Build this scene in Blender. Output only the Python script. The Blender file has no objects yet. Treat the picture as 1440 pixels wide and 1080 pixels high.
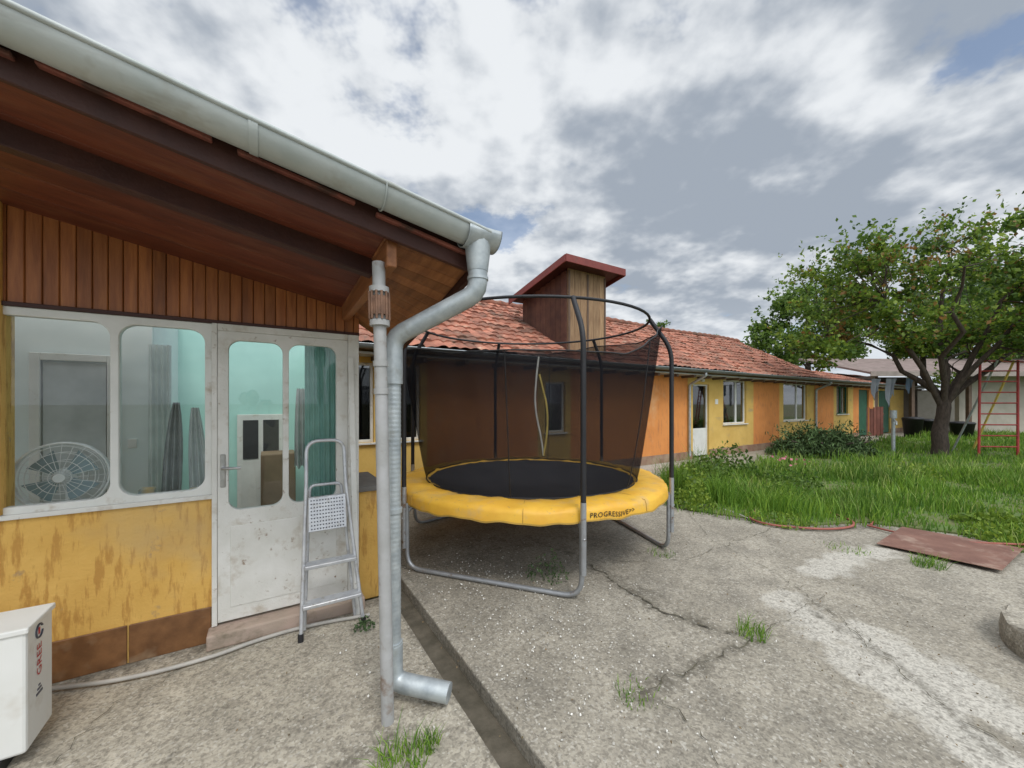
import bpy, math, random
import numpy as np
from mathutils import Vector, noise as mn
random.seed(7); rng=np.random.default_rng(7)
C=bpy.context.scene.collection
UX,UY=.845,.535
ANG=math.atan2(UY,UX)
# ---------------------------------------------------------------- materials
def M(name,c1,c2=None,scale=5,rough=.8,bump=0,bscale=40,metal=0,stretch=(1,1,1),rnd=0,dirts=(),transl=0,detail=3,spec=.4,lohi=(.35,.65),hue=0):
    m=bpy.data.materials.new(name); m.use_nodes=True
    nt=m.node_tree; N=nt.nodes; L=nt.links; N.clear()
    out=N.new('ShaderNodeOutputMaterial'); b=N.new('ShaderNodeBsdfPrincipled')
    b.inputs['Roughness'].default_value=rough; b.inputs['Metallic'].default_value=metal
    b.inputs['Specular IOR Level'].default_value=spec
    tc=N.new('ShaderNodeTexCoord'); mp=N.new('ShaderNodeMapping'); mp.inputs['Scale'].default_value=stretch
    L.new(tc.outputs['Object'],mp.inputs['Vector'])
    def noise(s,vec,det=detail,ro=.6):
        n=N.new('ShaderNodeTexNoise'); n.inputs['Scale'].default_value=s; n.inputs['Detail'].default_value=det; n.inputs['Roughness'].default_value=ro
        L.new(vec,n.inputs['Vector']); return n.outputs['Fac']
    def ramp(f,lo,hi):
        r=N.new('ShaderNodeMapRange'); r.inputs['From Min'].default_value=lo; r.inputs['From Max'].default_value=hi
        L.new(f,r.inputs['Value']); return r.outputs['Result']
    def mix(f,a,bb):
        x=N.new('ShaderNodeMix'); x.data_type='RGBA'
        if isinstance(f,float): x.inputs[0].default_value=f
        else: L.new(f,x.inputs[0])
        for i,v in ((6,a),(7,bb)):
            if isinstance(v,tuple): x.inputs[i].default_value=(*v,1)
            else: L.new(v,x.inputs[i])
        return x.outputs[2]
    c2=c2 or tuple(v*.75 for v in c1)
    col=mix(ramp(noise(scale,mp.outputs[0]),*lohi),c1,c2)
    for d in dirts:
        mp2=N.new('ShaderNodeMapping'); mp2.inputs['Scale'].default_value=d[4] if len(d)>4 else (1,1,1); mp2.inputs['Location'].default_value=(3.1*d[1],1.7,2.2)
        L.new(tc.outputs['Object'],mp2.inputs['Vector'])
        col=mix(ramp(noise(d[1],mp2.outputs[0],4,.65),d[2],d[3]),col,d[0])
    if rnd:
        a=N.new('ShaderNodeAttribute'); a.attribute_name='rnd'
        hs=N.new('ShaderNodeHueSaturation'); L.new(col,hs.inputs['Color'])
        r=N.new('ShaderNodeMapRange'); r.inputs['To Min'].default_value=1-rnd; r.inputs['To Max'].default_value=1+rnd
        L.new(a.outputs['Fac'],r.inputs['Value']); L.new(r.outputs[0],hs.inputs['Value'])
        r2=N.new('ShaderNodeMapRange'); r2.inputs['To Min'].default_value=.5+hue; r2.inputs['To Max'].default_value=.5-hue
        L.new(a.outputs['Fac'],r2.inputs['Value']); L.new(r2.outputs[0],hs.inputs['Hue'])
        col=hs.outputs[0]
    L.new(col,b.inputs['Base Color'])
    if bump:
        bp=N.new('ShaderNodeBump'); bp.inputs['Strength'].default_value=bump; bp.inputs['Distance'].default_value=.01
        L.new(noise(bscale,mp.outputs[0],2,.7),bp.inputs['Height']); L.new(bp.outputs[0],b.inputs['Normal'])
    if transl:
        t=N.new('ShaderNodeBsdfTranslucent'); L.new(col,t.inputs['Color'])
        ms=N.new('ShaderNodeMixShader'); ms.inputs[0].default_value=transl
        L.new(b.outputs[0],ms.inputs[1]); L.new(t.outputs[0],ms.inputs[2]); L.new(ms.outputs[0],out.inputs[0])
    else: L.new(b.outputs[0],out.inputs[0])
    return m
def glassmat(name,tint=(.97,.985,.98),ior=1.5,rough=.01,k=.6):
    m=bpy.data.materials.new(name); m.use_nodes=True; nt=m.node_tree; N=nt.nodes; L=nt.links; N.clear()
    out=N.new('ShaderNodeOutputMaterial'); t=N.new('ShaderNodeBsdfTransparent'); t.inputs[0].default_value=(*tint,1)
    g=N.new('ShaderNodeBsdfGlossy'); g.inputs['Roughness'].default_value=rough; g.inputs['Color'].default_value=(1,1,1,1)
    f=N.new('ShaderNodeFresnel'); f.inputs[0].default_value=ior
    mm=N.new('ShaderNodeMath'); mm.operation='MULTIPLY'; mm.inputs[1].default_value=k; mm.use_clamp=True
    ms=N.new('ShaderNodeMixShader'); L.new(f.outputs[0],mm.inputs[0]); L.new(mm.outputs[0],ms.inputs[0]); L.new(t.outputs[0],ms.inputs[1]); L.new(g.outputs[0],ms.inputs[2]); L.new(ms.outputs[0],out.inputs[0])
    return m
def netmat(name,alpha):
    m=bpy.data.materials.new(name); m.use_nodes=True; nt=m.node_tree; N=nt.nodes; L=nt.links; N.clear()
    out=N.new('ShaderNodeOutputMaterial'); t=N.new('ShaderNodeBsdfTransparent'); d=N.new('ShaderNodeBsdfDiffuse'); d.inputs[0].default_value=(.016,.016,.019,1)
    ms=N.new('ShaderNodeMixShader'); ms.inputs[0].default_value=alpha; L.new(t.outputs[0],ms.inputs[1]); L.new(d.outputs[0],ms.inputs[2]); L.new(ms.outputs[0],out.inputs[0])
    return m
yellow=M('yellow_plaster',(.70,.43,.115),(.62,.36,.085),3,.85,.5,25,dirts=(((.49,.26,.06),5,.51,.61,(5,5,.8)),((.50,.35,.16),1.1,.58,.82),((.36,.25,.14),9,.66,.78)))
yellow2=M('yellow_plaster_far',(.67,.45,.13),(.59,.38,.10),2,.9,.3,20,dirts=(((.42,.29,.14),3,.58,.82),((.32,.25,.17),.9,.58,.82,(1,1,4))))
orange=M('orange_plaster',(.70,.28,.08),(.62,.235,.065),1.5,.9,.3,20,dirts=(((.47,.18,.07),6,.52,.75,(2,2,.6)),((.68,.40,.2),1,.6,.85)))
plinthm=M('plinth',(.24,.13,.09),(.34,.25,.17),3,.9,.3)
tilebr=M('brown_tile',(.23,.11,.045),(.14,.065,.027),9,.4,.1,dirts=(((.34,.25,.16),3,.56,.8),),rnd=.12)
whitep=M('white_paint',(.70,.70,.66),(.62,.62,.58),4,.5,.15,60,dirts=(((.42,.36,.28),7,.60,.76),))
whited=M('white_paint_dirty',(.70,.69,.65),(.60,.59,.54),4,.6,.2,60,dirts=(((.42,.36,.28),6,.54,.76),((.24,.16,.1),20,.63,.74)))
plank=M('varnished_planks',(.36,.13,.038),(.25,.08,.022),6,.45,.15,30,stretch=(6,6,.6),rnd=.2,spec=.4,dirts=(((.17,.055,.018),2.2,.52,.75,(6,6,.4)),))
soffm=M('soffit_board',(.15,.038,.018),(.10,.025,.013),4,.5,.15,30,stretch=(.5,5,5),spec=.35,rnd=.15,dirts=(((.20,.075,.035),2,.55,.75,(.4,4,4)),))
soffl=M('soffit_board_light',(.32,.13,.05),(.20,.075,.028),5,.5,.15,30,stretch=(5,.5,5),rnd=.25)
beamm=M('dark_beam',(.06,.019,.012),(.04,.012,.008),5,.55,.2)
redtrim=M('red_trim',(.30,.10,.07),(.18,.055,.04),5,.7,dirts=(((.08,.04,.03),7,.48,.62),))
gutm=M('gutter_paint',(.46,.49,.48),(.38,.42,.41),5,.55,.1,30,metal=.1,dirts=(((.32,.31,.27),4,.54,.72),((.24,.23,.2),2.5,.52,.75,(.3,3,3))))
galv=M('galvanised_steel',(.50,.54,.55),(.36,.40,.42),14,.5,.1,50,metal=.5,dirts=(((.26,.25,.21),6,.56,.8),))
postm=M('post_paint',(.42,.42,.42),(.35,.35,.34),8,.6,.15,50,metal=.1,dirts=(((.22,.16,.12),9,.58,.74),))
rustm=M('rusty_collar',(.25,.14,.09),(.16,.09,.06),20,.7,.3)
teal=M('teal_wall',(.42,.68,.61),(.37,.61,.55),2,.85)
roomw=M('room_wall_white',(.68,.74,.72),(.62,.69,.68),2,.85)
roomf=M('room_floor',(.4,.36,.3),None,3,.5)
curt=M('curtain_teal',(.34,.56,.51),(.27,.47,.42),4,.9,transl=.3)
greyc=M('grey_cloth',(.36,.38,.39),(.24,.26,.27),7,.9)
glass=glassmat('window_glass')
glassd=glassmat('window_glass_far',(.6,.63,.63),1.6,.03,1.8)
dark=M('dark_interior',(.05,.05,.05),None,3,.9)
chrome=M('brushed_metal',(.55,.55,.55),None,20,.3,metal=.9)
alum=M('aluminium',(.60,.61,.62),(.48,.49,.51),12,.45,.1,metal=.6,dirts=(((.36,.34,.3),18,.56,.74),))
acw=M('ac_white',(.72,.72,.69),(.67,.67,.63),3,.45,dirts=(((.48,.43,.35),3,.58,.8),))
black=M('black_plastic',(.02,.02,.022),None,5,.5)
inkred=M('logo_red',(.5,.03,.04),None,5,.5)
inkgrey=M('logo_ink',(.08,.08,.1),None,5,.5)
padm=M('yellow_pvc_pad',(.75,.44,.05),(.69,.37,.038),5,.5,.35,9,dirts=(((.54,.36,.15),4,.52,.76),((.3,.22,.13),26,.63,.76)))
matm=M('jump_mat',(.024,.025,.03),(.038,.038,.043),3,.8,.2,80)
steel=M('trampoline_steel',(.42,.44,.46),(.34,.35,.36),10,.45,metal=.6,dirts=(((.2,.12,.07),14,.60,.72),))
foam=M('pole_sleeve_black',(.022,.022,.025),None,8,.55,.3,60)
netm=netmat('net_black',.52)
ztape=M('zip_tape',(.8,.78,.7),None,6,.7); yt=M('zip_tape_yellow',(.8,.6,.15),None,6,.7)
rooft=M('clay_tile',(.40,.165,.105),(.31,.12,.08),4,.85,.4,30,rnd=.32,dirts=(((.15,.10,.075),1.4,.48,.70),((.42,.30,.21),7,.57,.74),((.10,.085,.06),11,.58,.72)))
redmet=M('red_sheet_metal',(.24,.055,.045),(.18,.04,.033),3,.55,dirts=(((.14,.07,.05),5,.52,.8),))
board=M('weathered_board',(.38,.25,.14),(.24,.145,.08),6,.85,.4,20,stretch=(6,6,.5),rnd=.35)
bark=M('bark',(.095,.07,.055),(.05,.038,.03),8,.95,.9,18,stretch=(3,3,.7))
leafm=M('leaf_green',(.13,.22,.035),(.085,.16,.028),1.2,.5,rnd=.5,transl=.45,hue=.015,detail=1)
leafy=M('leaf_fresh',(.23,.33,.045),(.17,.27,.035),1.5,.5,rnd=.4,transl=.45,hue=.015,detail=1)
leafr=M('leaf_reddish',(.34,.18,.06),(.26,.18,.045),1.5,.5,rnd=.4,transl=.4,detail=1)
leafd=M('leaf_dark',(.05,.09,.03),(.07,.12,.035),2,.7,rnd=.45,detail=1)
grassm=M('grass_blade',(.19,.34,.04),(.115,.23,.03),.7,.6,rnd=.4,transl=.35,hue=.02,detail=2)
strawm=M('straw_grass',(.30,.34,.10),(.22,.31,.07),1,.7,rnd=.3,hue=.01,detail=1)
soil=M('lawn_soil',(.10,.16,.04),(.14,.14,.06),3,.95,.8,20)
farg=M('far_ground',(.12,.15,.06),(.18,.16,.10),.3,.95)
redp=M('red_paint',(.45,.045,.035),(.32,.035,.03),6,.45)
hosem=M('red_hose',(.34,.11,.08),None,6,.6)
hosew=M('pale_hose',(.46,.44,.40),None,6,.6)
sheetm=M('rusty_sheet',(.22,.115,.085),(.16,.08,.06),5,.85,.5,40,dirts=(((.32,.22,.17),4,.52,.72),))
tan=M('tan_wall',(.44,.40,.34),(.37,.34,.28),2,.9)
clothg=M('grey_laundry',(.24,.26,.30),(.33,.35,.38),3,.9)
skin=M('skin',(.5,.29,.2),None,4,.6); shirt=M('shirt',(.08,.10,.14),None,6,.9); shirt2=M('shirt_light',(.5,.48,.45),None,6,.9); trous=M('trousers',(.04,.045,.06),None,6,.9); hair=M('hair',(.03,.02,.015),None,9,.7)
def concm(name,ca,cb,lightc):
    m=bpy.data.materials.new(name); m.use_nodes=True; nt=m.node_tree; N=nt.nodes; L=nt.links
    b=N['Principled BSDF']; b.inputs['Roughness'].default_value=.9; b.inputs['Specular IOR Level'].default_value=.25
    tc=N.new('ShaderNodeTexCoord'); v=tc.outputs['Object']
    def no(s,d=4,r=.65):
        n=N.new('ShaderNodeTexNoise'); n.inputs['Scale'].default_value=s; n.inputs['Detail'].default_value=d; n.inputs['Roughness'].default_value=r; L.new(v,n.inputs['Vector']); return n.outputs['Fac']
    def rp(f,lo,hi,a=0,c=1):
        r=N.new('ShaderNodeMapRange'); r.inputs[1].default_value=lo; r.inputs[2].default_value=hi; r.inputs[3].default_value=a; r.inputs[4].default_value=c; L.new(f,r.inputs[0]); return r.outputs[0]
    def mx(f,a,c):
        x=N.new('ShaderNodeMix'); x.data_type='RGBA'
        if isinstance(f,float): x.inputs[0].default_value=f
        else: L.new(f,x.inputs[0])
        for i,q in ((6,a),(7,c)):
            if isinstance(q,tuple): x.inputs[i].default_value=(*q,1)
            else: L.new(q,x.inputs[i])
        return x.outputs[2]
    n5=no(6,4)
    def attr(nm,lo,hi,amp,hic,cc,col):
        at=N.new('ShaderNodeAttribute'); at.attribute_name=nm
        ad=N.new('ShaderNodeMath'); ad.operation='ADD'; L.new(at.outputs['Fac'],ad.inputs[0]); L.new(rp(n5,.3,.7,-amp,amp),ad.inputs[1])
        return mx(rp(ad.outputs[0],lo,hi,0,hic),col,cc)
    col=mx(rp(no(.8,3),.38,.62),ca,cb)
    n27=no(2.4,6,.72)
    col=mx(rp(n27,.49,.62,0,.6),col,tuple(q*.55 for q in ca))
    col=mx(rp(n27,.46,.36,0,.4),col,tuple(min(1,q*1.3) for q in ca))
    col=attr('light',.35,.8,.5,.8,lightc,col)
    col=attr('dirt',.35,.8,.3,.8,(.085,.075,.055),col)
    vo=N.new('ShaderNodeTexVoronoi'); vo.inputs['Scale'].default_value=90; L.new(v,vo.inputs['Vector'])
    rr=N.new('ShaderNodeSeparateColor'); L.new(vo.outputs['Color'],rr.inputs[0])
    col=mx(rp(rr.outputs[0],.3,1,0,.45),col,(.08,.072,.06))
    col=mx(rp(rr.outputs[1],.84,1,0,.5),col,(.62,.59,.52))
    n2=no(24,4,.72)
    col=mx(rp(n2,.50,.66,0,.55),col,(.11,.095,.075))
    L.new(col,b.inputs['Base Color'])
    bp=N.new('ShaderNodeBump'); bp.inputs['Strength'].default_value=.6; bp.inputs['Distance'].default_value=.01
    L.new(n2,bp.inputs['Height']); L.new(bp.outputs[0],b.inputs['Normal'])
    return m
conc=concm('yard_concrete',(.39,.355,.29),(.31,.28,.225),(.57,.54,.475))
conca=concm('apron_concrete',(.49,.445,.36),(.41,.37,.295),(.56,.53,.455))
# ---------------------------------------------------------------- helpers
def link(ob,parent=None):
    C.objects.link(ob)
    if parent is not None: ob.parent=parent
    return ob
def empty(name,loc=(0,0,0),rz=0):
    e=bpy.data.objects.new(name,None); e.location=loc; e.rotation_euler=(0,0,rz); e.empty_display_size=.2; C.objects.link(e); return e
def mesh(name,v,f,mat,parent=None,smooth=False,rnd=None,attrs=None):
    me=bpy.data.meshes.new(name); me.from_pydata([tuple(map(float,p)) for p in v],[],[tuple(map(int,q)) for q in f]); 
    me.materials.append(mat); me.update()
    if smooth: me.polygons.foreach_set('use_smooth',[True]*len(me.polygons))
    if rnd is not None:
        a=me.attributes.new('rnd','FLOAT','FACE'); a.data.foreach_set('value',np.asarray(rnd,dtype=np.float32))
    if attrs:
        for k,arr in attrs.items():
            a=me.attributes.new(k,'FLOAT','POINT'); a.data.foreach_set('value',np.asarray(arr,dtype=np.float32))
    return link(bpy.data.objects.new(name,me),parent)
BF=[(0,3,2,1),(4,5,6,7),(0,1,5,4),(1,2,6,5),(2,3,7,6),(3,0,4,7)]
def boxv(x0,x1,y0,y1,z0,z1): return [(x0,y0,z0),(x1,y0,z0),(x1,y1,z0),(x0,y1,z0),(x0,y0,z1),(x1,y0,z1),(x1,y1,z1),(x0,y1,z1)]
def box(name,p,x0,x1,y0,y1,z0,z1,mat,bev=0):
    o=mesh(name,boxv(x0,x1,y0,y1,z0,z1),BF,mat,p,rnd=[.5]*6)
    if bev:
        b=o.modifiers.new('b','BEVEL'); b.width=bev; b.segments=2
    return o
def boxes(name,p,lst,mat,bev=0):
    v=[];f=[];r=[]
    for q in lst:
        vv=q if len(q)==8 else boxv(*q); n=len(v); v+=vv; f+=[tuple(i+n for i in ff) for ff in BF]; r+=[random.random()]*6
    o=mesh(name,v,f,mat,p,rnd=r)
    if bev:
        b=o.modifiers.new('b','BEVEL'); b.width=bev; b.segments=1
    return o
def tube(name,pts,r,mat,parent=None,cyclic=False,smooth=False,res=4,radii=None):
    cu=bpy.data.curves.new(name,'CURVE'); cu.dimensions='3D'; cu.bevel_depth=r; cu.bevel_resolution=res; cu.use_fill_caps=True
    if smooth:
        sp=cu.splines.new('BEZIER'); sp.bezier_points.add(len(pts)-1)
        for i,p in enumerate(pts):
            bp=sp.bezier_points[i]; bp.co=p; bp.handle_left_type=bp.handle_right_type='AUTO'
            if radii: bp.radius=radii[i]
        cu.resolution_u=8
    else:
        sp=cu.splines.new('POLY'); sp.points.add(len(pts)-1)
        for i,p in enumerate(pts):
            sp.points[i].co=(*p,1)
            if radii: sp.points[i].radius=radii[i]
    sp.use_cyclic_u=cyclic; cu.materials.append(mat)
    return link(bpy.data.objects.new(name,cu),parent)
def fillet(pts,r,n=6):
    out=[Vector(pts[0])]
    for i in range(1,len(pts)-1):
        p=Vector(pts[i]); a=(Vector(pts[i-1])-p); b=(Vector(pts[i+1])-p)
        rr=min(r,a.length*.49,b.length*.49); a=p+a.normalized()*rr; b=p+b.normalized()*rr
        for k in range(n+1):
            t=k/n; out.append(a*(1-t)**2+p*2*t*(1-t)+b*t*t)
    out.append(Vector(pts[-1])); return [tuple(q) for q in out]
def lathe(name,prof,mat,parent=None,seg=48,center=(0,0),wob=None,smooth=True):
    v=[];f=[]
    for i in range(seg):
        a=2*math.pi*i/seg
        for j,(r,z) in enumerate(prof):
            dz=wob(a,j) if wob else 0
            v.append((center[0]+r*math.cos(a),center[1]+r*math.sin(a),z+dz))
    n=len(prof)
    for i in range(seg):
        for j in range(n-1):
            a=i*n+j; b=((i+1)%seg)*n+j
            f.append((a,b,b+1,a+1))
    return mesh(name,v,f,mat,parent,smooth=smooth)
def panel(name,parent,outer,holes,y,th,mat,bev=.004):
    cu=bpy.data.curves.new(name,'CURVE'); cu.dimensions='2D'; cu.fill_mode='BOTH'; cu.extrude=th/2; cu.bevel_depth=bev; cu.bevel_resolution=1
    def sp(pts):
        s=cu.splines.new('POLY'); s.points.add(len(pts)-1)
        for i,p in enumerate(pts): s.points[i].co=(p[0],p[1],0,1)
        s.use_cyclic_u=True
    x0,x1,z0,z1=outer; sp([(x0,z0),(x1,z0),(x1,z1),(x0,z1)])
    for (a,b,c,d,r) in holes:
        pts=[]
        for cx,cz,st in ((b-r,d-r,0),(a+r,d-r,90),(a+r,c+r,180),(b-r,c+r,270)):
            for k in range(9):
                an=math.radians(st+k*90/8); pts.append((cx+r*math.cos(an),cz+r*math.sin(an)))
        sp(pts)
    cu.materials.append(mat); o=bpy.data.objects.new(name,cu); o.rotation_euler=(math.pi/2,0,0); o.location=(0,y,0)
    return link(o,parent)
def text(name,s,size,mat,parent,mapf,sp=1.0,off=.015):
    cu=bpy.data.curves.new(name,'FONT'); cu.body=s; cu.size=size; cu.resolution_u=2; cu.offset=size*off; cu.space_character=sp
    o=bpy.data.objects.new(name+'_t',cu); C.objects.link(o)
    dg=bpy.context.evaluated_depsgraph_get(); me=bpy.data.meshes.new_from_object(o.evaluated_get(dg))
    bpy.data.objects.remove(o)
    for v in me.vertices: v.co=mapf(v.co.x,v.co.y)
    me.materials.clear(); me.materials.append(mat); me.name=name
    return link(bpy.data.objects.new(name,me),parent)
def leaves(name,cen,size,mat,parent=None,aspect=.6,up=0.0):
    cen=np.asarray(cen); n=len(cen)
    a=rng.normal(size=(n,3)); a[:,2]+=up; a/=np.linalg.norm(a,axis=1)[:,None]
    b=rng.normal(size=(n,3)); b-=a*(a*b).sum(1)[:,None]; b/=np.linalg.norm(b,axis=1)[:,None]
    s=(size*rng.uniform(.6,1.3,n))[:,None]
    c=np.cross(a,b)
    P=np.stack([cen-a*s*.5,cen+b*s*aspect*.5+c*s*.1,cen+a*s*.5,cen-b*s*aspect*.5+c*s*.1],1).reshape(-1,3)
    return bigmesh(name,P,4,mat,parent,rng.random(n))
def bigmesh(name,P,k,mat,parent,rnd):
    me=bpy.data.meshes.new(name); nv=len(P); nf=nv//k
    me.vertices.add(nv); me.vertices.foreach_set('co',P.astype(np.float32).ravel())
    me.loops.add(nv); me.loops.foreach_set('vertex_index',np.arange(nv,dtype=np.int32))
    me.polygons.add(nf); me.polygons.foreach_set('loop_start',np.arange(0,nv,k,dtype=np.int32)); me.polygons.foreach_set('loop_total',np.full(nf,k,dtype=np.int32))
    me.update(calc_edges=True); me.validate()
    a=me.attributes.new('rnd','FLOAT','FACE'); a.data.foreach_set('value',rnd.astype(np.float32))
    me.materials.append(mat); return link(bpy.data.objects.new(name,me),parent)
def inpoly(x,y,poly):
    ins=np.zeros(len(x),bool); n=len(poly); j=n-1
    for i in range(n):
        xi,yi=poly[i]; xj,yj=poly[j]
        c=((yi>y)!=(yj>y))&(x<(xj-xi)*(y-yi)/(yj-yi+1e-12)+xi); ins^=c; j=i
    return ins
def pathdist(x,y,pts):
    d=np.full(len(x),1e9)
    for (x0,y0),(x1,y1) in zip(pts[:-1],pts[1:]):
        dx,dy=x1-x0,y1-y0; t=np.clip(((x-x0)*dx+(y-y0)*dy)/(dx*dx+dy*dy),0,1)
        d=np.minimum(d,np.hypot(x-x0-t*dx,y-y0-t*dy))
    return d
def W(s,d): return (-2.01+UX*s+UY*d, 2.6+UY*s-UX*d)
def px(u,v): Y=872/(v-566); return ((u-720)/545*Y,Y)
# ---------------------------------------------------------------- ground
mesh('ground',[(-400,-400,-.16),(400,-400,-.16),(400,400,-.16),(-400,400,-.16)],[(0,1,2,3)],farg)
yard=empty('concrete_yard',(-2.01,2.6,0),ANG)
def slab(name,x0,x1,y0,y1,step,mat,lightpaths=(),dirtpaths=()):
    nx=int((x1-x0)/step)+1; ny=int((y1-y0)/step)+1
    X,Y=np.meshgrid(np.linspace(x0,x1,nx),np.linspace(y0,y1,ny)); xs=X.ravel(); ys=Y.ravel()
    wx=-2.01+UX*xs-UY*ys; wy=2.6+UY*xs+UX*ys
    Z=np.array([.006*mn.noise((a*.9,b*.9,0)) for a,b in zip(xs,ys)]) if step<.2 else np.zeros(len(xs))
    Z[(np.abs(xs-x0)<1e-6)|(np.abs(ys-y1)<1e-6)]=0
    lt=np.zeros(len(xs)); di=np.zeros(len(xs))
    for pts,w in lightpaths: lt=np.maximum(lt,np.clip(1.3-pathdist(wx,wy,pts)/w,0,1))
    for pts,w,a in dirtpaths: di=np.maximum(di,a*np.clip(1.2-pathdist(wx,wy,pts)/w,0,1))
    v=np.stack([xs,ys,Z],1).tolist(); f=[]
    for j in range(ny-1):
        for i in range(nx-1):
            a=j*nx+i; f.append((a,a+1,a+nx+1,a+nx))
    k=len(v)
    v+=[(x0,y0,-.15),(x0,y1,-.15),(x1,y0,-.15)]
    f.append((0,(ny-1)*nx,k+1,k)); 
    lt=np.append(lt,[0,0,0]); di=np.append(di,[.3,.3,.3])
    return mesh(name,v,f,mat,yard,attrs={'light':lt,'dirt':di})
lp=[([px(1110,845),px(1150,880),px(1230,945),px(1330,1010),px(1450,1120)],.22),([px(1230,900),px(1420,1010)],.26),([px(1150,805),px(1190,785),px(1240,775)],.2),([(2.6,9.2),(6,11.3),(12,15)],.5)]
dp=[([(2.5,5.9),(3.66,4.9),(4.7,5.0)],.25,.7),([(.55,4.2),(.9,3.6),(1.6,2.6)],.14,.5),([px(580,860),px(700,1000)],.15,.5),([px(830,795),px(930,860),px(1060,900),px(900,975)],.13,.6),([px(1100,835),px(1260,930),px(1400,1060)],.07,.55),([(-.6,4.3),(1.0,4.6)],.7,.35)]
slab('slab_main',1.34,9.5,-6,7.5,.05,conc,lp,dp)
slab('slab_far',9.5,40,-6,30,3,conc); slab('slab_back',1.34,9.5,7.5,30,3,conc)
slab('slab_apron',-6,1.17,-6,-.0,.05,conca,(),[([W(-3,.02),W(1.1,.02)],.15,.65),([W(.55,1.45),W(1.1,1.3)],.16,.5),([W(1.17,0),W(1.17,3)],.08,.6),([px(230,1079),px(300,1000),px(420,950)],.06,.4)])
box('channel_floor',yard,1.16,1.36,-6,2.9,-.155,-.075,M('channel_mud',(.08,.07,.05),(.14,.12,.09),8,.95,.5))
box('channel_kerb',yard,1.335,1.40,-6,.5,-.1,.014,conc,.010)
def crack(pts,w,seed):
    random.seed(seed); P=[]
    for (a,b) in zip(pts[:-1],pts[1:]):
        n=max(2,int(math.dist(a,b)/.03))
        for k in range(n):
            t=k/n; P.append((a[0]+(b[0]-a[0])*t+random.uniform(-.009,.009)+.05*mn.noise((a[0]+t*4,seed,0)),a[1]+(b[1]-a[1])*t+random.uniform(-.009,.009)+.05*mn.noise((a[1]+t*4,seed,5))))
    P.append(pts[-1]); v=[];f=[]
    for i,p in enumerate(P):
        q=P[min(i+1,len(P)-1)]; o=P[max(i-1,0)]; dx,dy=q[0]-o[0],q[1]-o[1]; l=math.hypot(dx,dy)+1e-9
        ww=w*(random.uniform(.15,1.2) if random.random()<.8 else .03)*.5; v+=[(p[0]-dy/l*ww,p[1]+dx/l*ww,.0095),(p[0]+dy/l*ww,p[1]-dx/l*ww,.0095)]
    for i in range(len(P)-1): f.append((2*i,2*i+1,2*i+3,2*i+2))
    return v,f
crk=M('crack_dirt',(.075,.066,.05),(.12,.11,.07),20,1)
CR=[([(830,795),(880,830),(930,860),(1000,885),(1060,900)],.017),([(1060,900),(985,935),(900,975)],.009),([(945,690),(1000,760),(1080,800),(1180,870),(1260,930)],.007),([(930,985),(985,1030),(1010,1079)],.008),([(1060,900),(1120,860),(1160,840)],.006),
([(1180,870),(1280,960),(1420,1060)],.007),([(1100,830),(1180,815),(1300,850),(1439,860)],.005),([(840,790),(960,790),(1040,760),(1100,740)],.007),([(75,1079),(160,990),(230,960),(250,940)],.005)]
vv=[];ff=[]
for i,(p,w) in enumerate(CR):
    v,f=crack([px(*q) for q in p],w,i+1); n=len(vv); vv+=v; ff+=[tuple(k+n for k in q) for q in f]
mesh('concrete_crack',vv,ff,crk,None)
random.seed(11)
LP=[(2.62,7.3),(2.35,6.3),(2.6,5.75),(3.2,5.35),(3.75,5.0),(4.7,5.15),(5.5,4.65),(5.35,4.2),(7,2.9),(14,1.5),(40,0),(45,24),(19.5,18.6),(12.5,14.3),(8.0,11.6),(4.2,8.6)]
n=len(LP); mesh('lawn',[(x,y,.02) for x,y in LP]+[(x,y,-.05) for x,y in LP],[tuple(range(n))]+[(i,i+n,(i+1)%n+n,(i+1)%n) for i in range(n)],soil)
def grass(name,x,y,h,w,mat,parent=None,lean=.45):
    n=len(x); an=rng.uniform(0,2*math.pi,n); dx=np.cos(an);dy=np.sin(an); la=rng.uniform(0,2*math.pi,n); ll=h*lean*rng.uniform(.1,1.2,n)
    z0=np.full(n,.0)
    b0=np.stack([x-dx*w,y-dy*w,z0],1); b1=np.stack([x+dx*w,y+dy*w,z0],1)
    mx_=x+np.cos(la)*ll*.35; my_=y+np.sin(la)*ll*.35
    m0=np.stack([mx_-dx*w*.7,my_-dy*w*.7,h*.6],1); m1=np.stack([mx_+dx*w*.7,my_+dy*w*.7,h*.6],1)
    t=np.stack([x+np.cos(la)*ll,y+np.sin(la)*ll,h],1)
    t2=t+np.stack([dx*w*.1,dy*w*.1,z0],1)
    P=np.stack([b0,b1,m1,m0,m0,m1,t2,t],1).reshape(-1,3); r=np.repeat(rng.random(n),2)
    return bigmesh(name,P,4,mat,parent,r)
def sample(npts,ymin,ymax,xmin,xmax):
    x=rng.uniform(xmin,xmax,npts); y=rng.uniform(ymin,ymax,npts); k=inpoly(x+rng.normal(size=npts)*.12,y+rng.normal(size=npts)*.12,LP); return x[k],y[k]
x1,y1=sample(95000,2.5,9,2.2,14); x2,y2=sample(70000,8,20,5,30)
x=np.concatenate([x1,x2]);y=np.concatenate([y1,y2])
hv=np.array([mn.noise((a*.9,b*.9,3)) for a,b in zip(x,y)])*.9+.5+.2*np.sin(x*3.1+2*np.sin(y*2.3)); hv=np.clip(hv,0,1)
dens=rng.random(len(x))<(.35+.75*hv+.2*(x>8)); x=x[dens];y=y[dens];hv=hv[dens]
h=(.05+.20*hv**1.6)*rng.uniform(.4,1.6,len(x)); 
st=rng.random(len(x))<.03+.09*(hv>.6)
grass('lawn_grass',x[~st],y[~st],h[~st],(.0045+.0007*y)[~st],grassm)
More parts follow.
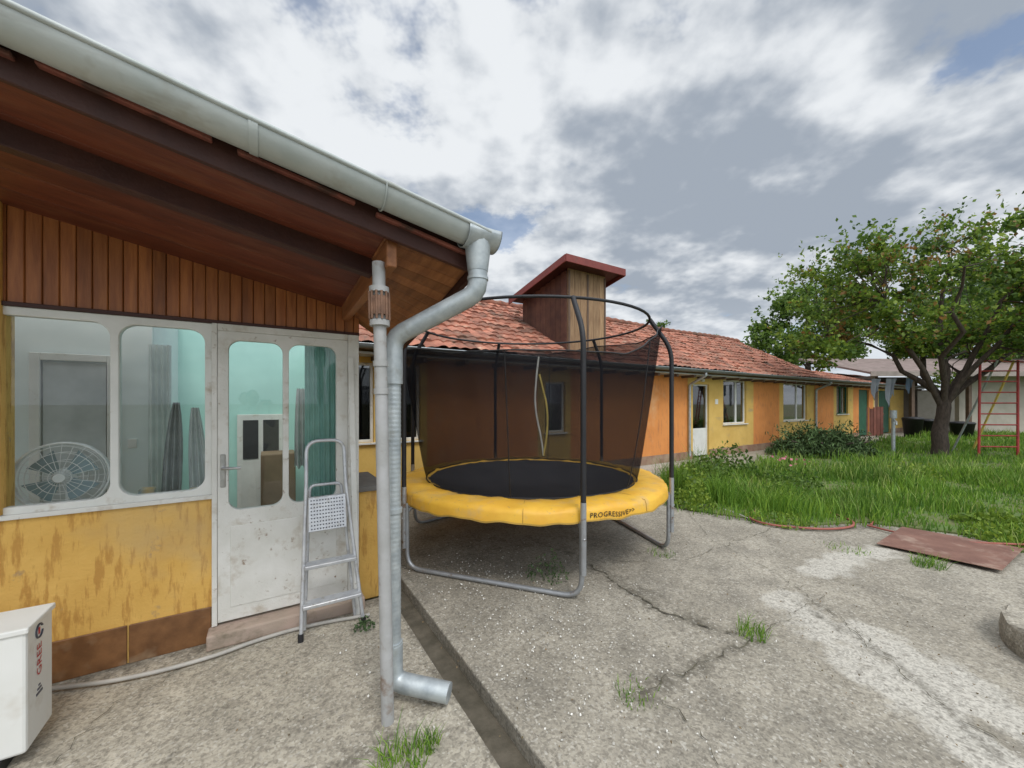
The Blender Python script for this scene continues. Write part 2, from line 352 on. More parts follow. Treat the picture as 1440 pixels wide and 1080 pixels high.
grass('seeding_grass',x[st],y[st],h[st]*1.35,(.003+.0005*y)[st],strawm)
edge=[(4.4,8.7),(2.9,7.3),(2.5,6.3),(2.8,5.8),(3.4,5.4),(3.9,5.25)]
n=6500; t=rng.random(n)*(len(edge)-1); i=t.astype(int); fr=t-i; E_=np.array(edge); P0=E_[i]*(1-fr)[:,None]+E_[i+1]*fr[:,None]
P0=P0+rng.normal(size=(n,2))*.2+np.array([.32,.24]); cl=np.clip(.5+.9*np.array([mn.noise((a*2.2,b*2.2,1)) for a,b in P0]),0,1); k=rng.random(n)<.1+.9*cl**1.5; P0=P0[k]; cl=cl[k]
grass('tall_grass',P0[:,0],P0[:,1],(.08+.48*cl)*rng.uniform(.4,1.3,len(cl)),.005,grassm,None,.6)
def tuft(name,cx,cy,r,n,h,mat=grassm):
    a=rng.uniform(0,6.28,n); q=r*np.sqrt(rng.random(n)); return grass(name,cx+q*np.cos(a),cy+q*np.sin(a),h*rng.uniform(.3,1.2,n),.003,mat,None,.9)
tuft('grass_tuft',*px(565,1075),.11,150,.12); tuft('grass_tuft',*px(1057,893),.10,110,.11); tuft('grass_tuft',*px(900,975),.13,40,.045); tuft('grass_tuft',*px(1305,796),.13,150,.12)
tuft('grass_tuft',*px(605,1050),.05,50,.10); tuft('grass_tuft',*px(930,778),.15,70,.05); tuft('grass_tuft',*px(1190,772),.2,70,.05); tuft('grass_tuft',*px(890,985),.08,30,.06)
def plant(name,cx,cy,r,h,n,size,mat,z0=0):
    a=rng.uniform(0,6.28,n); q=r*np.sqrt(rng.random(n)); zz=rng.random(n)**.8*h*np.clip(1.15-(q/r)**2,.15,1)*(.7+.4*np.sin(a*4+r*20))
    e=empty(name,(0,0,0)); leaves('leaves',np.stack([cx+q*np.cos(a),cy+q*np.sin(a),z0+zz+.02],1),size,mat,e,.6,.6)
    ns=max(6,n//60); v=[];f=[]
    for i in range(ns):
        aa=random.uniform(0,6.28); rr=r*random.random()**.5; p=(cx+rr*math.cos(aa)*.4,cy+rr*math.sin(aa)*.4,z0); t=(cx+rr*math.cos(aa),cy+rr*math.sin(aa),z0+h*.8*max(.2,1-(rr/r)**2)); k=len(v)
        v+=[(p[0]-.005,p[1],p[2]),(p[0]+.005,p[1],p[2]),(t[0]+.002,t[1],t[2]),(t[0]-.002,t[1],t[2])]; f.append((k,k+1,k+2,k+3))
    mesh('stems',v,f,mat,e,rnd=[.4]*ns); return e
plant('weed_plant',2.95,6.6,.42,.52,1000,.075,leafy); plant('weed_plant',3.8,7.5,.5,.62,1000,.08,leafm); plant('weed_plant',2.8,5.95,.32,.36,500,.06,leafy); plant('weed_plant',4.7,8.4,.6,.7,900,.09,leafm); plant('weed_plant',3.5,6.6,.3,.55,500,.07,leafm)
plant('weed_plant',6.3,4.9,.5,.20,900,.07,leafy); plant('weed_plant',5.7,4.45,.35,.14,400,.06,leafy); plant('weed_plant',4.3,6.2,.45,.38,600,.05,leafy); plant('weed_plant',6.8,4.1,.4,.3,500,.08,leafy)
plant('weed_plant',*px(512,886),.07,.08,110,.022,leafd); plant('dry_weed',*px(770,812),.2,.24,260,.025,leafd)
plant('weed_plant',3.6,5.2,.4,.10,400,.045,leafy); plant('weed_plant',2.55,6.2,.25,.25,250,.05,leafy); plant('flower_weed',5.3,7.4,.5,.5,600,.06,leafm); plant('weed_plant',8.2,8.0,.5,.4,500,.07,leafy)
FL=M('flower_pink',(.6,.2,.25),None,5,.7); a_=rng.uniform(0,6.28,26); leaves('flower_heads',np.stack([5.3+.4*np.cos(a_)*rng.random(26),7.4+.4*np.sin(a_),.45+.12*rng.random(26)],1),.05,FL,None,.9)
def juniper(name,cx,cy,rx,ry,h,n):
    e=empty(name); a=rng.uniform(0,6.28,n); q=np.sqrt(rng.random(n)); z=rng.random(n)
    prof=h*(1-q**2)*(.75+.35*np.sin(a*5+1)*q)+.15; X=cx+rx*q*np.cos(a)*(1+.15*np.sin(a*7)); Y=cy+ry*q*np.sin(a)
    leaves('needles',np.stack([X,Y,prof*(.25+.75*z)],1),.17,leafd,e,.22,.7)
    for i in range(9):
        aa=i*.7; tube('branch',[(cx,cy,0),(cx+rx*.5*math.cos(aa),cy+ry*.5*math.sin(aa),h*.4),(cx+rx*.85*math.cos(aa),cy+ry*.85*math.sin(aa),h*.55)],.02,bark,e)
    t=[];
    for i in range(80):
        aa=rng.uniform(0,6.28); qq=rng.random()**.5*.9; L_=rng.uniform(.2,.6); k=np.linspace(0,1,12)[:,None]
        p0=np.array([cx+rx*qq*math.cos(aa),cy+ry*qq*math.sin(aa),h*(1-qq*qq)*.7+.1]); t.append(p0+k*L_*np.array([math.cos(aa)*.7,math.sin(aa)*.7,.7])+rng.normal(size=(12,3))*.03)
    leaves('shoots',np.concatenate(t),.13,leafd,e,.25,1)
juniper('juniper_shrub',9.35,11.7,1.4,1.0,.85,5500)
n=1100; sx=rng.normal(1.9,.5,n); sd=rng.normal(.9,.75,n); wx=-2.01+UX*sx+UY*sd; wy=2.6+UY*sx-UX*sd
k=(sx>1.42)|(sx<1.12); leaves('fallen_petals',np.stack([wx[k],wy[k],np.full(k.sum(),.014)],1),.013,M('petal',(.75,.73,.67),None,5,.8),None,.8)
n=600; wx=rng.uniform(-1.5,3.5,n); wy=rng.uniform(1.3,5,n); leaves('fallen_leaf_litter',np.stack([wx,wy,np.full(n,.012)],1),.014,M('litter',(.24,.16,.09),(.12,.1,.05),5,.9),None,.6)
# ---------------------------------------------------------------- near house
H=empty('veranda_house',(-2.01,2.6,0),ANG)
zs=lambda s:2.50-.2*s
zf=lambda s:2.57-.19*s
box('wall_lower',H,-3.5,0,0,.14,0,.955,yellow)
box('sill',H,-3.5,0,-.025,.10,.957,.985,whited,.004)
boxes('skirting_tiles',H,[(-.405-.41*i,-.005-.41*i,-.014,.0,.0,.235) for i in range(0,8)],tilebr,.003)
box('pilaster',H,-1.6,-.905,-.035,.11,.99,2.75,yellow)
box('side_wall',H,.80,.93,.12,3.2,0,2.25,yellow2)
panel('window_frame',H,(-1.5,-.004,.987,2.125),[(-1.03,-.485,1.02,2.085,.09),(-.455,-.035,1.02,2.085,.09)],.02,.05,whitep)
panel('window_frame_left',H,(-3.4,-1.51,.987,2.125),[(-2.4,-1.6,1.02,2.085,.09),(-3.3,-2.5,1.02,2.085,.09)],.02,.05,whitep)
box('window_glazing',H,-1.5,-.01,.018,.022,1.0,2.11,glass)
box('door_jamb_hinge',H,.845,.925,-.03,.07,.105,2.13,whited,.004)
box('door_jamb_lock',H,-.001,.028,-.03,.07,.105,2.13,whited,.003)
box('door_head',H,.03,.843,-.03,.07,2.085,2.13,whited,.003)
panel('door_leaf',H,(.033,.84,.125,2.08),[(.085,.41,.86,2.03,.075),(.44,.765,.86,2.03,.075)],.0,.045,whited)
box('door_glazing',H,.06,.79,-.002,.002,.84,2.05,glass)
box('door_inset_panel',H,.10,.76,-.031,-.0245,.21,.76,whited,.004)
boxes('door_handle_plate',H,[(.045,.073,-.036,-.024,1.03,1.25)],chrome,.003)
tube('door_handle',[(.059,-.03,1.16),(.059,-.075,1.16),(.16,-.078,1.158)],.009,chrome,H)
box('threshold_step',H,-.02,.95,-.14,.10,0,.10,M('step_concrete',(.46,.34,.28),(.38,.30,.24),4,.9,.4,30,dirts=(((.22,.18,.13),6,.52,.7),)),.012)
box('low_wall',H,.95,1.15,.12,.75,-.05,.86,yellow,.01); box('low_wall_cap',H,.94,1.17,.08,.80,.862,.905,M('cap',(.16,.15,.135),None,6,.8,.3),.005)
L=[];w=.066;x=-3.4
while x<.925:
    a,b=x+.0015,min(x+w-.0015,.93); z=2.14; L.append([(a,-.012,z),(b,-.012,z),(b,.01,z),(a,.01,z),(a,-.012,zs(a)+.02),(b,-.012,zs(b)+.02),(b,.01,zs(b)+.02),(a,.01,zs(a)+.02)]); x+=w
boxes('plank_cladding',H,L,plank,.004)
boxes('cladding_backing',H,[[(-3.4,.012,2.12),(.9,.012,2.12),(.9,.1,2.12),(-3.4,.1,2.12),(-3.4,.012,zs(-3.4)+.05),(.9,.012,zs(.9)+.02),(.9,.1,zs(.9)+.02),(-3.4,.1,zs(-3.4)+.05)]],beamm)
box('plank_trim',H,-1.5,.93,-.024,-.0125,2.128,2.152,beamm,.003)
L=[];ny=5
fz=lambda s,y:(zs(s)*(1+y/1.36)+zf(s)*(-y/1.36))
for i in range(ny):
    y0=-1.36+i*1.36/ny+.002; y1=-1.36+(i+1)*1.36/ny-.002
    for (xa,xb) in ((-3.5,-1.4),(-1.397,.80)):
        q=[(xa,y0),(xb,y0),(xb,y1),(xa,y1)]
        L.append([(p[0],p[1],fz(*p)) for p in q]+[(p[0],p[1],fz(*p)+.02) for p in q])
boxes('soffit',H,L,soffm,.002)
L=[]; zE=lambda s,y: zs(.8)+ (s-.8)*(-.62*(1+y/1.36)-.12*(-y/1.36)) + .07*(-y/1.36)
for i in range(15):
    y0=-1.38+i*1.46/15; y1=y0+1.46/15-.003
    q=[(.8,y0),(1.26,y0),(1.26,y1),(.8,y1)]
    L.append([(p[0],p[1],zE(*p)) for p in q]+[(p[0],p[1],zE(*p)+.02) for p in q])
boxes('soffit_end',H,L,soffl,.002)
def beam(name,p0,p1,w,h,mat,bev=.004):
    p0=Vector(p0);p1=Vector(p1); d=(p1-p0); side=Vector((-d.y,d.x,0)).normalized()*w/2; u=Vector((0,0,h))
    v=[p0-side,p1-side,p1+side,p0+side]; v=[tuple(q) for q in v]+[tuple(q+u) for q in v]
    return boxes(name,H,[v],mat,bev)
beam('cross_beam',(.83,-1.34,2.27),(.83,-.02,2.24),.05,.13,soffl)
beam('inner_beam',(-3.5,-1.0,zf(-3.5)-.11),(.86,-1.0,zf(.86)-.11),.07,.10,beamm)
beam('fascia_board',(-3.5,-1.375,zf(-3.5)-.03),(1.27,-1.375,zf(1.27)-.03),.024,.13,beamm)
random.seed(5)
for i in range(9):
    a=-3.5+i*.53; b=a+random.uniform(.42,.53); o_=random.uniform(-.004,.010)
    beam('drip_batten',(a,-1.395,zf(a)+.045+o_),(b,-1.395,zf(b)+.045+o_),.035,.018,redtrim)
beam('end_fascia',(1.275,-1.38,2.30),(1.275,.1,2.02),.024,.15,beamm)
def tileroof(name,parent,x0,x1,y0,z0,y1,z1,mat,tw=.2,row=.3,slx=0):
    Ls=math.hypot(y1-y0,z1-z0); nr=max(1,int(Ls/row)); cols=int((x1-x0)/(tw/4)); xs=np.linspace(x0,x1,cols+1)
    cy,cz=(y1-y0)/Ls,(z1-z0)/Ls; ny_,nz_=-cz,cy
    if nz_<0: ny_,nz_=-ny_,-nz_
    lines=[]
    for i in range(nr): lines+=[(i*Ls/nr-.02,.04,i),((i+1)*Ls/nr-.02,.012,i)]
    v=[];f=[];r=[]; R_=np.random.default_rng(3).random((nr+1,cols)); J=np.random.default_rng(4).normal(size=(nr+1,cols//4+2))*.009
    for (l,hh,i) in lines:
        for j,xx in enumerate(xs):
            hp=hh+.028*abs(math.sin(math.pi*(j%4)/4))+J[i,j//4]
            sag=.025*math.sin(xx*.9)+.014*math.sin(xx*2.3)
            v.append((xx,y0+cy*l+ny_*hp,z0+cz*l+nz_*hp+slx*(xx-x0)+(sag if slx==0 else 0)))
    nc=len(xs)
    for k in range(len(lines)-1):
        for j in range(cols):
            a=k*nc+j; f.append((a,a+1,a+nc+1,a+nc)); r.append(R_[lines[k][2],(j//4)])
    return mesh(name,v,f,mat,parent,rnd=r)
tileroof('roof_tiles',H,-3.5,1.27,-1.42,zf(-3.5)+.09,.6,3.75,rooft,slx=-.19)
boxes('roof_deck',H,[[(-3.5,-1.38,zf(-3.5)+.06),(1.26,-1.38,zf(1.26)+.06),(1.26,.55,2.75),(-3.5,.55,3.62),(-3.5,-1.38,zf(-3.5)+.085),(1.26,-1.38,zf(1.26)+.085),(1.26,.55,2.8),(-3.5,.55,3.68)]],beamm)  # cut short behind the wall; the made-up opening lets sky light the room
gz=lambda s:2.693-.179*s
def halfpipe(name,parent,xa,xb,y,zfun,r,mat):
    v=[];f=[];n=14; N=30
    for i in range(N+1):
        s=xa+(xb-xa)*i/N
        for k in range(n+1):
            a=math.pi+math.pi*k/n; v.append((s,y+r*math.cos(a),zfun(s)+r*math.sin(a)*1.0))
    for i in range(N):
        for k in range(n):
            a=i*(n+1)+k; f.append((a,a+1,a+n+2,a+n+1))
    o=mesh(name,v,f,mat,parent,smooth=True); m=o.modifiers.new('s','SOLIDIFY'); m.thickness=.004; return o
halfpipe('gutter',H,-3.5,1.27,-1.475,gz,.078,gutm)
for yy in (-1.553,-1.397): tube('gutter_bead',[(-3.5,yy,gz(-3.5)),(1.27,yy,gz(1.27))],.010,gutm,H)
for s in (-1.2,.25): halfpipe('gutter_joint',H,s,s+.03,-1.475,gz,.082,gutm)
for s in (-2.2,-.7,.75): tube('gutter_bracket',[(s,-1.475+.084*math.cos(a),gz(s)+.084*math.sin(a)) for a in np.linspace(math.pi,2*math.pi,12)],.004,gutm,H)
halfpipe('gutter_outlet_collar',H,1.15,1.33,-1.475,lambda s:gz(1.2)-.0,.086,galv)
v=[(1.332,-1.475,gz(1.2))]+[(1.332,-1.475+.088*math.cos(a),gz(1.2)+.088*math.sin(a)) for a in np.linspace(math.pi,2*math.pi,15)]
mesh('gutter_end_cap',v,[tuple([0]+list(range(1,16)))],galv,H)
def wl(x,y,z):
    dx,dy=x+2.01,y-2.6; return (UX*dx+UY*dy,-UY*dx+UX*dy,z)
g0=(1.235,-1.475)
dpx=wl(-.640,2.09,0)
tube('outlet_funnel',[(g0[0],g0[1],2.43),(g0[0],g0[1],2.36),(g0[0],g0[1],2.28)],.001,galv,H,radii=[70,62,52],res=6)
tube('drain_offset',fillet([(g0[0],g0[1],2.34),(g0[0],g0[1],2.17),(dpx[0],dpx[1],1.95),(dpx[0],dpx[1],1.7)],.06,3),.050,galv,H,res=6)
tube('elbow_seam',[(g0[0],g0[1],2.25),(g0[0],g0[1],2.235)],.055,galv,H,res=6)
nn=260; P=[(dpx[0],dpx[1],1.75-(1.62)*i/nn) for i in range(nn+1)]
tube('downpipe',P,.001,galv,H,radii=[40+.6*math.sin(i*1.6) for i in range(nn+1)],res=6)
o1=wl(-.33,2.035,.075)
tube('downpipe_shoe',fillet([(dpx[0],dpx[1],.3),(dpx[0],dpx[1],.10),o1],.06,3),.050,galv,H,res=6)
for z in (1.74,1.02,.30): tube('pipe_clamp',[(dpx[0],dpx[1],z-.012),(dpx[0],dpx[1],z+.012)],.047,galv,H,res=6)
a=wl(-.622,1.94,0); b=wl(-.668,1.94,2.30)
tube('veranda_post',[a,b],.031,postm,H,res=8)
lerp=lambda t:tuple(a[i]*(1-t)+b[i]*t for i in range(3))
tube('post_collar',[lerp(.885),lerp(.925)],.046,rustm,H,res=6)
for i in range(12):
    q=lerp(.875);q2=lerp(.935); an=i*.5236; tube('collar_rib',[(q[0]+.048*math.cos(an),q[1]+.048*math.sin(an),q[2]),(q2[0]+.048*math.cos(an),q2[1]+.048*math.sin(an),q2[2])],.006,rustm,H)
for t in (.868,.94,.78,.72): tube('post_ring',[lerp(t-.006),lerp(t+.006)],.048 if t>.8 else .036,postm,H,res=6)
# interior
box('room_back_wall',H,-3.4,.8,2.6,2.7,0,2.9,teal); box('room_floor',H,-3.4,.8,.14,2.6,.02,.06,roomf)
box('room_left_wall',H,-3.5,-3.4,.14,2.7,0,3,roomw); box('room_right_lining',H,.785,.798,.14,2.6,.06,2.3,teal)
box('partition',H,-.62,-.56,1.45,2.6,.06,2.6,roomw); box('partition_front',H,-3.3,-.56,1.4,1.44,.06,2.6,roomw)
boxes('room_inner_door',H,[(-1.28,-1.22,1.35,1.39,.06,2.0),(-.84,-.78,1.35,1.39,.06,2.0),(-1.22,-.84,1.35,1.39,1.94,2.0)],whitep,.004)
box('room_inner_leaf',H,-1.21,-.85,1.37,1.395,.06,1.93,M('leafgrey',(.50,.54,.54),None,3,.5))
box('room_white_door',H,.0,.50,2.55,2.59,.06,1.45,whitep,.005); boxes('room_door_pane',H,[(.06,.22,2.54,2.549,.9,1.38),(.27,.44,2.54,2.549,.9,1.38)],dark)
box('inner_shelf',H,-3.3,-.03,.142,.42,.88,.93,whitep,.004)
box('room_cupboard',H,.25,.6,2.0,2.4,.06,1.0,M('cup',(.3,.2,.12),None,3,.6),.01); box('room_switch',H,-.72,-.66,1.385,1.399,1.2,1.28,whitep,.003)
boxes('room_shelf_clutter',H,[(-.42,-.34,.25,.33,.931,1.02),(-.16,-.07,.22,.32,.931,.99)],M('clutter',(.5,.35,.15),(.2,.3,.35),9,.7,rnd=.4),.01)
def drape(name,x0,x1,y,z0,z1,amp,k,mat,taper=0,skew=0):
    v=[];f=[];n=50
    for i in range(n+1):
        for j in range(9):
            t=j/8; x=x0+(x1-x0)*i/n; c=(x0+x1)/2; xx=c+(x-c)*(1-taper*t**3)+skew*t; v.append((xx,y+amp*math.sin(k*i/n*6.28+t)*(1-.4*t),z0+(z1-z0)*t+.02*math.sin(i*.3)*(1-t)))
    for i in range(n):
        for j in range(8): a=i*9+j; f.append((a,a+9,a+10,a+1))
    return mesh(name,v,f,mat,H,smooth=True)
drape('curtain',.56,.78,.16,.7,2.08,.018,6,curt); drape('curtain_white',-.55,-.40,1.2,.8,2.1,.02,4,M('cw',(.7,.74,.72),None,3,.9,transl=.3))
drape('hanging_coat',-.37,-.25,.62,.85,1.60,.022,3,greyc,.65,.03); drape('hanging_coat',-.20,-.08,.64,.82,1.56,.02,3,M('white_towel',(.62,.66,.66),(.5,.54,.54),6,.9),.6,-.03)
drape('hanging_towel',.56,.70,1.5,.9,1.75,.02,3,M('pale_towel',(.6,.62,.6),None,6,.9),.3)
tube('wall_hose',[wl(*px(60,975),.02),wl(*px(180,958),.02),wl(*px(290,930),.02),wl(*px(370,902),.02),wl(*px(430,885),.02),wl(*px(520,868),.02)],.012,hosew,H,smooth=True)
boxes('leaning_lath',H,[[(.86,-.20,.0),(.90,-.20,.0),(.90,-.185,.0),(.86,-.185,.0),(.84,-.055,1.95),(.88,-.055,1.95),(.88,-.04,1.95),(.84,-.04,1.95)]],whited,.002)
F=empty('electric_fan',(-2.01,2.6,0),ANG); fc=Vector((-.76,.25,1.14)); fg=M('fan_grille',(.75,.76,.76),None,4,.4)
for rr in (.05,.10,.15,.19,.21):
    for yy in (-.05,.05):
        tube('grille_ring',[(fc.x+rr*math.cos(a),fc.y+yy*(1-(rr/.24)**2),fc.z+rr*math.sin(a)) for a in np.linspace(0,6.28,40)],.0022 if rr<.2 else .007,fg,F,cyclic=True,res=1)
for i in range(24):
    a=i*math.pi/12
    tube('grille_spoke',[(fc.x+rr*math.cos(a),fc.y-.052*(1-(rr/.24)**2),fc.z+rr*math.sin(a)) for rr in (.03,.12,.21)],.0016,fg,F,res=1)
fbm=M('fan_blade',(.22,.30,.33),None,3,.4)
for i in range(4):
    a=i*math.pi/2+.3; mesh('blade',[(fc.x+.03*math.cos(a),fc.y,fc.z+.03*math.sin(a)),(fc.x+.17*math.cos(a-.1),fc.y-.02,fc.z+.17*math.sin(a-.1)),(fc.x+.17*math.cos(a+.9),fc.y+.02,fc.z+.17*math.sin(a+.9)),(fc.x+.04*math.cos(a+1),fc.y+.01,fc.z+.04*math.sin(a+1))],[(0,1,2,3)],fbm,F)
tube('motor',[(fc.x,fc.y-.06,fc.z),(fc.x,fc.y-.02,fc.z),(fc.x,fc.y+.12,fc.z)],.045,fg,F,radii=[.6,1,1])
tube('stand',[(fc.x,fc.y+.1,fc.z),(fc.x,fc.y+.1,.95)],.02,fg,F); tube('base',[(fc.x,fc.y+.06,.931),(fc.x,fc.y+.06,.955)],.10,fg,F)
# ---------------------------------------------------------------- step ladder
S=empty('step_ladder',(-2.01,2.6,0),ANG)
def lad(s,z,off=0): return (s,-.33+.22*(z/1.32)+off,z)
ptsL=[lad(.50,0),lad(.545,1.0),lad(.55,1.32),lad(.80,1.32),lad(.805,1.0),lad(.90,0)]
tube('front_rails',fillet(ptsL,.09),.013,alum,S,res=4)
tube('rear_rails',fillet([lad(.53,.02,.10),lad(.57,1.0,.035),lad(.78,1.0,.035),lad(.86,.02,.10)],.04),.011,alum,S)
for z,a,b in ((.22,.51,.885),(.47,.525,.86)):
    y=lad(0,z)[1]; boxes('tread',S,[(a,b,y-.055,y+.045,z-.012,z+.012)],alum,.004); boxes('tread_ribs',S,[(a+.01,b-.01,y-.05+.018*i,y-.043+.018*i,z+.0125,z+.016) for i in range(5)],alum)
zz=lambda z:lad(0,z)[1]
boxes('platform',S,[[(.55,zz(.70)-.05,.70),(.80,zz(.70)-.05,.70),(.80,zz(.70)-.025,.70),(.55,zz(.70)-.025,.70),(.555,zz(.93)-.03,.93),(.80,zz(.93)-.03,.93),(.80,zz(.93)-.005,.93),(.555,zz(.93)-.005,.93)]],alum,.004)
L=[]
for i in range(12):
    for j in range(9):
        z=.715+.0235*j; y=zz(z)-.05+.02*(z-.70)/.23-.0015; L.append((.568+.0185*i,.576+.0185*i,y-.001,y+.003,z,z+.008))
boxes('platform_holes',S,L,inkgrey)
for s,z in ((.50,0),(.90,0)): q=lad(s,z); tube('foot',[(q[0],q[1],.0),(q[0],q[1]+.006,.05)],.018,black,S)
# ---------------------------------------------------------------- air conditioner
A=empty('air_conditioner_unit',(-2.13,1.70,0),ANG)
box('casing',A,-.80,0,0,.25,.06,.60,acw,.012)
box('top_cover',A,-.81,.008,-.008,.258,.585,.612,acw,.006)
for xx in (-.65,-.1): box('foot',A,xx-.03,xx+.03,-.02,.27,0,.058,black,.004)
tube('fan_guard_ring',[(-.48+.2*math.cos(a),-.006,.33+.2*math.sin(a)) for a in np.linspace(0,6.28,40)],.006,acw,A,cyclic=True)
for r in (.05,.1,.15): tube('fan_guard_wire',[(-.48+r*math.cos(a),-.006,.33+r*math.sin(a)) for a in np.linspace(0,6.28,40)],.003,acw,A,cyclic=True)
text('logo_text','GREE',.062,inkred,A,lambda x,y:Vector((.0025,.13-y,.34+x)),1.05,.0)
tube('logo_ring',[(.002,.11+.03*math.cos(a),.545+.03*math.sin(a)) for a in np.linspace(.5,6.1,20)],.004,inkgrey,A)
boxes('logo_bar',A,[(.0,.0025,.105,.117,.53,.56)],inkred)
boxes('logo_swoosh',A,[(.0,.0025,.085,.14,.255,.265),(.0,.0025,.095,.13,.275,.283),(.0,.0025,.105,.12,.292,.298)],inkgrey)
# ---------------------------------------------------------------- trampoline
T=empty('trampoline',(.22,4.62,0))
angs=[-143,-77,-18,45,108,165]; PR=1.56
pc=lambda d,r,z:(r*math.cos(math.radians(d)),r*math.sin(math.radians(d)),z)
wob=lambda a,j:.005*math.sin(a*24+j)+.006*math.sin(a*9)+.004*math.sin(a*41+2*j)+.004*math.sin(a*17.0*1+j*3)
lathe('safety_pad',[(1.17,.735),(1.19,.748),(1.33,.757),(1.46,.746),(1.507,.726),(1.518,.70),(1.525,.63)],padm,T,240,wob=wob)
lathe('pad_underside',[(1.17,.73),(1.5,.70)],black,T,96)
hemm=M('hem',(.50,.31,.06),None,5,.6)
lathe('pad_hem',[(1.528,.637),(1.529,.624)],hemm,T,240,wob=lambda a,j:wob(a,6)*1.0)
for d in range(-140,220,45): tube('pad_seam',[pc(d,r+.001,z+wob(math.radians(d),j)+.002) for j,(r,z) in enumerate([(1.19,.748),(1.33,.757),(1.46,.746),(1.507,.726),(1.519,.70),(1.526,.635)])],.003,hemm,T,res=1)
v=[(0,0,.715)]+[(1.2*math.cos(a),1.2*math.sin(a),.738) for a in np.linspace(0,2*math.pi,96,endpoint=False)]
mesh('jump_mat',v,[(0,i+1,(i+1)%96+1) for i in range(96)],matm,T)
tube('frame_ring',[pc(d,1.47,.65) for d in range(0,360,5)],.02,steel,T,cyclic=True)
tz=sorted([(-143,2.12),(-115,2.03),(-78,2.03),(-58,2.02),(-18,2.43),(15,2.36),(45,2.42),(77,2.34),(108,2.40),(140,2.3),(165,2.3),(190,2.18),(217,2.12)])
v=[];f=[];n=180;m=14
for i in range(n):
    d=-143+360*i/n; zt=np.interp(d,[q[0] for q in tz],[q[1] for q in tz])
    rt=np.interp(d,[-143,-77,-18,45,108,165,217],[1.47,1.45,1.46,1.42,1.42,1.44,1.47])
    for j in range(m+1):
        t=j/m; z=.755+(zt-.755)*t; r=1.21+(rt-1.21)*t**.8+(.012*math.sin(math.radians(d)*23+3*t)+.02*math.sin(math.radians(d)*7+2*t))*t
        v.append(pc(d,r,z))
for i in range(n):
    for j in range(m):
        a=i*(m+1)+j; b=((i+1)%n)*(m+1)+j; f.append((a,b,b+1,a+1))
sn=mesh('safety_net',v,f,netm,T,smooth=True)
# second warp layer of the woven mesh, 6 mm inside the first
v2=[(x*(1-.006/math.hypot(x,y)),y*(1-.006/math.hypot(x,y)),z) for x,y,z in v]
mesh('safety_net_weft',v2,f,netmat('net_black_weft',.34),T,smooth=True)
tube('net_top_edge',[v[i*(m+1)+m] for i in range(n)],.007,foam,T,cyclic=True,res=1)
tube('net_bottom_edge',[v[i*(m+1)] for i in range(n)],.007,foam,T,cyclic=True,res=1)
for d in (-100,-40,75): 
    i=int((d+143)/2); tube('net_seam',[v[i*(m+1)+j] for j in range(m+1)],.005,foam,T,res=1)
for d in angs:
    tube('pole',fillet([pc(d,PR,.60),pc(d,PR,2.17),pc(d,1.34,2.5)],.14),.023,foam,T)
    tube('pole_lower',[pc(d,PR,.22),pc(d,PR,.80)],.0245,steel,T)
    tube('pole_clamp',[pc(d,PR+.02,.50),pc(d,PR-.08,.60)],.015,steel,T)
tube('top_ring',[pc(d,1.34,2.5) for d in range(0,360,6)],.014,foam,T,cyclic=True)
for a,b in ((-143,-77),(-18,45),(108,165)):
    tube('u_leg',fillet([pc(a,PR-.03,.64),pc(a,PR-.03,.025),pc(b,PR-.03,.025),pc(b,PR-.03,.64)],.16),.021,steel,T)
# zip opening on the far side, taped on the outer (camera-facing) face of the net
def zt(d,t,o=-.02):
    r=1.21+.21*t**.8+o; return pc(d,r,.755+1.60*t)
tube('zip_edge',[zt(82,.97),zt(83.5,.75),zt(84,.5),zt(79.5,.16),zt(78,.03)],.015,ztape,T,smooth=True)
tube('zip_edge_yellow',[zt(81.5,.8),zt(79,.65),zt(76.5,.5),zt(76,.22),zt(78,.03)],.015,yt,T,smooth=True)
def bend(x,y):
    th=math.radians(-74.3)+x/1.53; r=1.5285; return Vector((r*math.cos(th),r*math.sin(th),.652+y*1.0+wob(th,6)))
text('pad_lettering','PROGRESSIVE>>',.060,black,T,bend,1.1,.008)
# ---------------------------------------------------------------- row house
R=empty('row_house',(3.24,9.8,0),ANG)
segs=[(-9,-5.6,yellow2),(-5.6,-3.2,orange),(-3.2,-2.3,yellow2),(-2.3,2.0,orange),(2.0,5.6,yellow2),(5.6,7.4,orange),(7.4,10.3,yellow2),(10.3,12.2,orange),(12.2,14.4,yellow2),(14.4,17,orange),(17,24,yellow2)]
ops=[(-7.4,-6.5,.95,2.25,'w'),(-6.3,-5.72,.95,2.25,'w'),(-3.0,-2.45,.95,2.05,'w'),(2.24,3.05,.06,2.13,'d'),(3.8,5.15,.93,2.3,'w'),(7.7,9.65,.93,2.3,'w'),(12.5,13.8,1.1,2.3,'g'),(15.1,16.4,.05,2.2,'g'),(17.8,19.6,.05,2.2,'g')]
greenp=M('green_paint',(.03,.12,.07),None,4,.6)
brownw=M('brown_frame',(.14,.09,.06),None,5,.6)
for i,(a,b,mt) in enumerate(segs):
    x=a; Lb=[]
    for (o0,o1,z0,z1,k) in ops:
        if o0>=a and o1<=b:
            Lb+=[(x,o0,0,.25,0,2.5),(o0,o1,0,.25,z1,2.5)]
            if z0>.06: Lb.append((o0,o1,0,.25,0,z0))
            x=o1
    Lb.append((x,b,0,.25,0,2.5)); boxes('wall_panel',R,Lb,mt)
Lb=[];x=-9
for (o0,o1,z0,z1,k) in ops:
    if z0<.1: Lb.append((x,o0-.02,-.025,-.001,0,.22)); x=o1+.02
Lb.append((x,24,-.025,-.001,0,.22)); boxes('plinth_band',R,Lb,plinthm)
blindm=M('blind',(.3,.3,.28),None,3,.9)
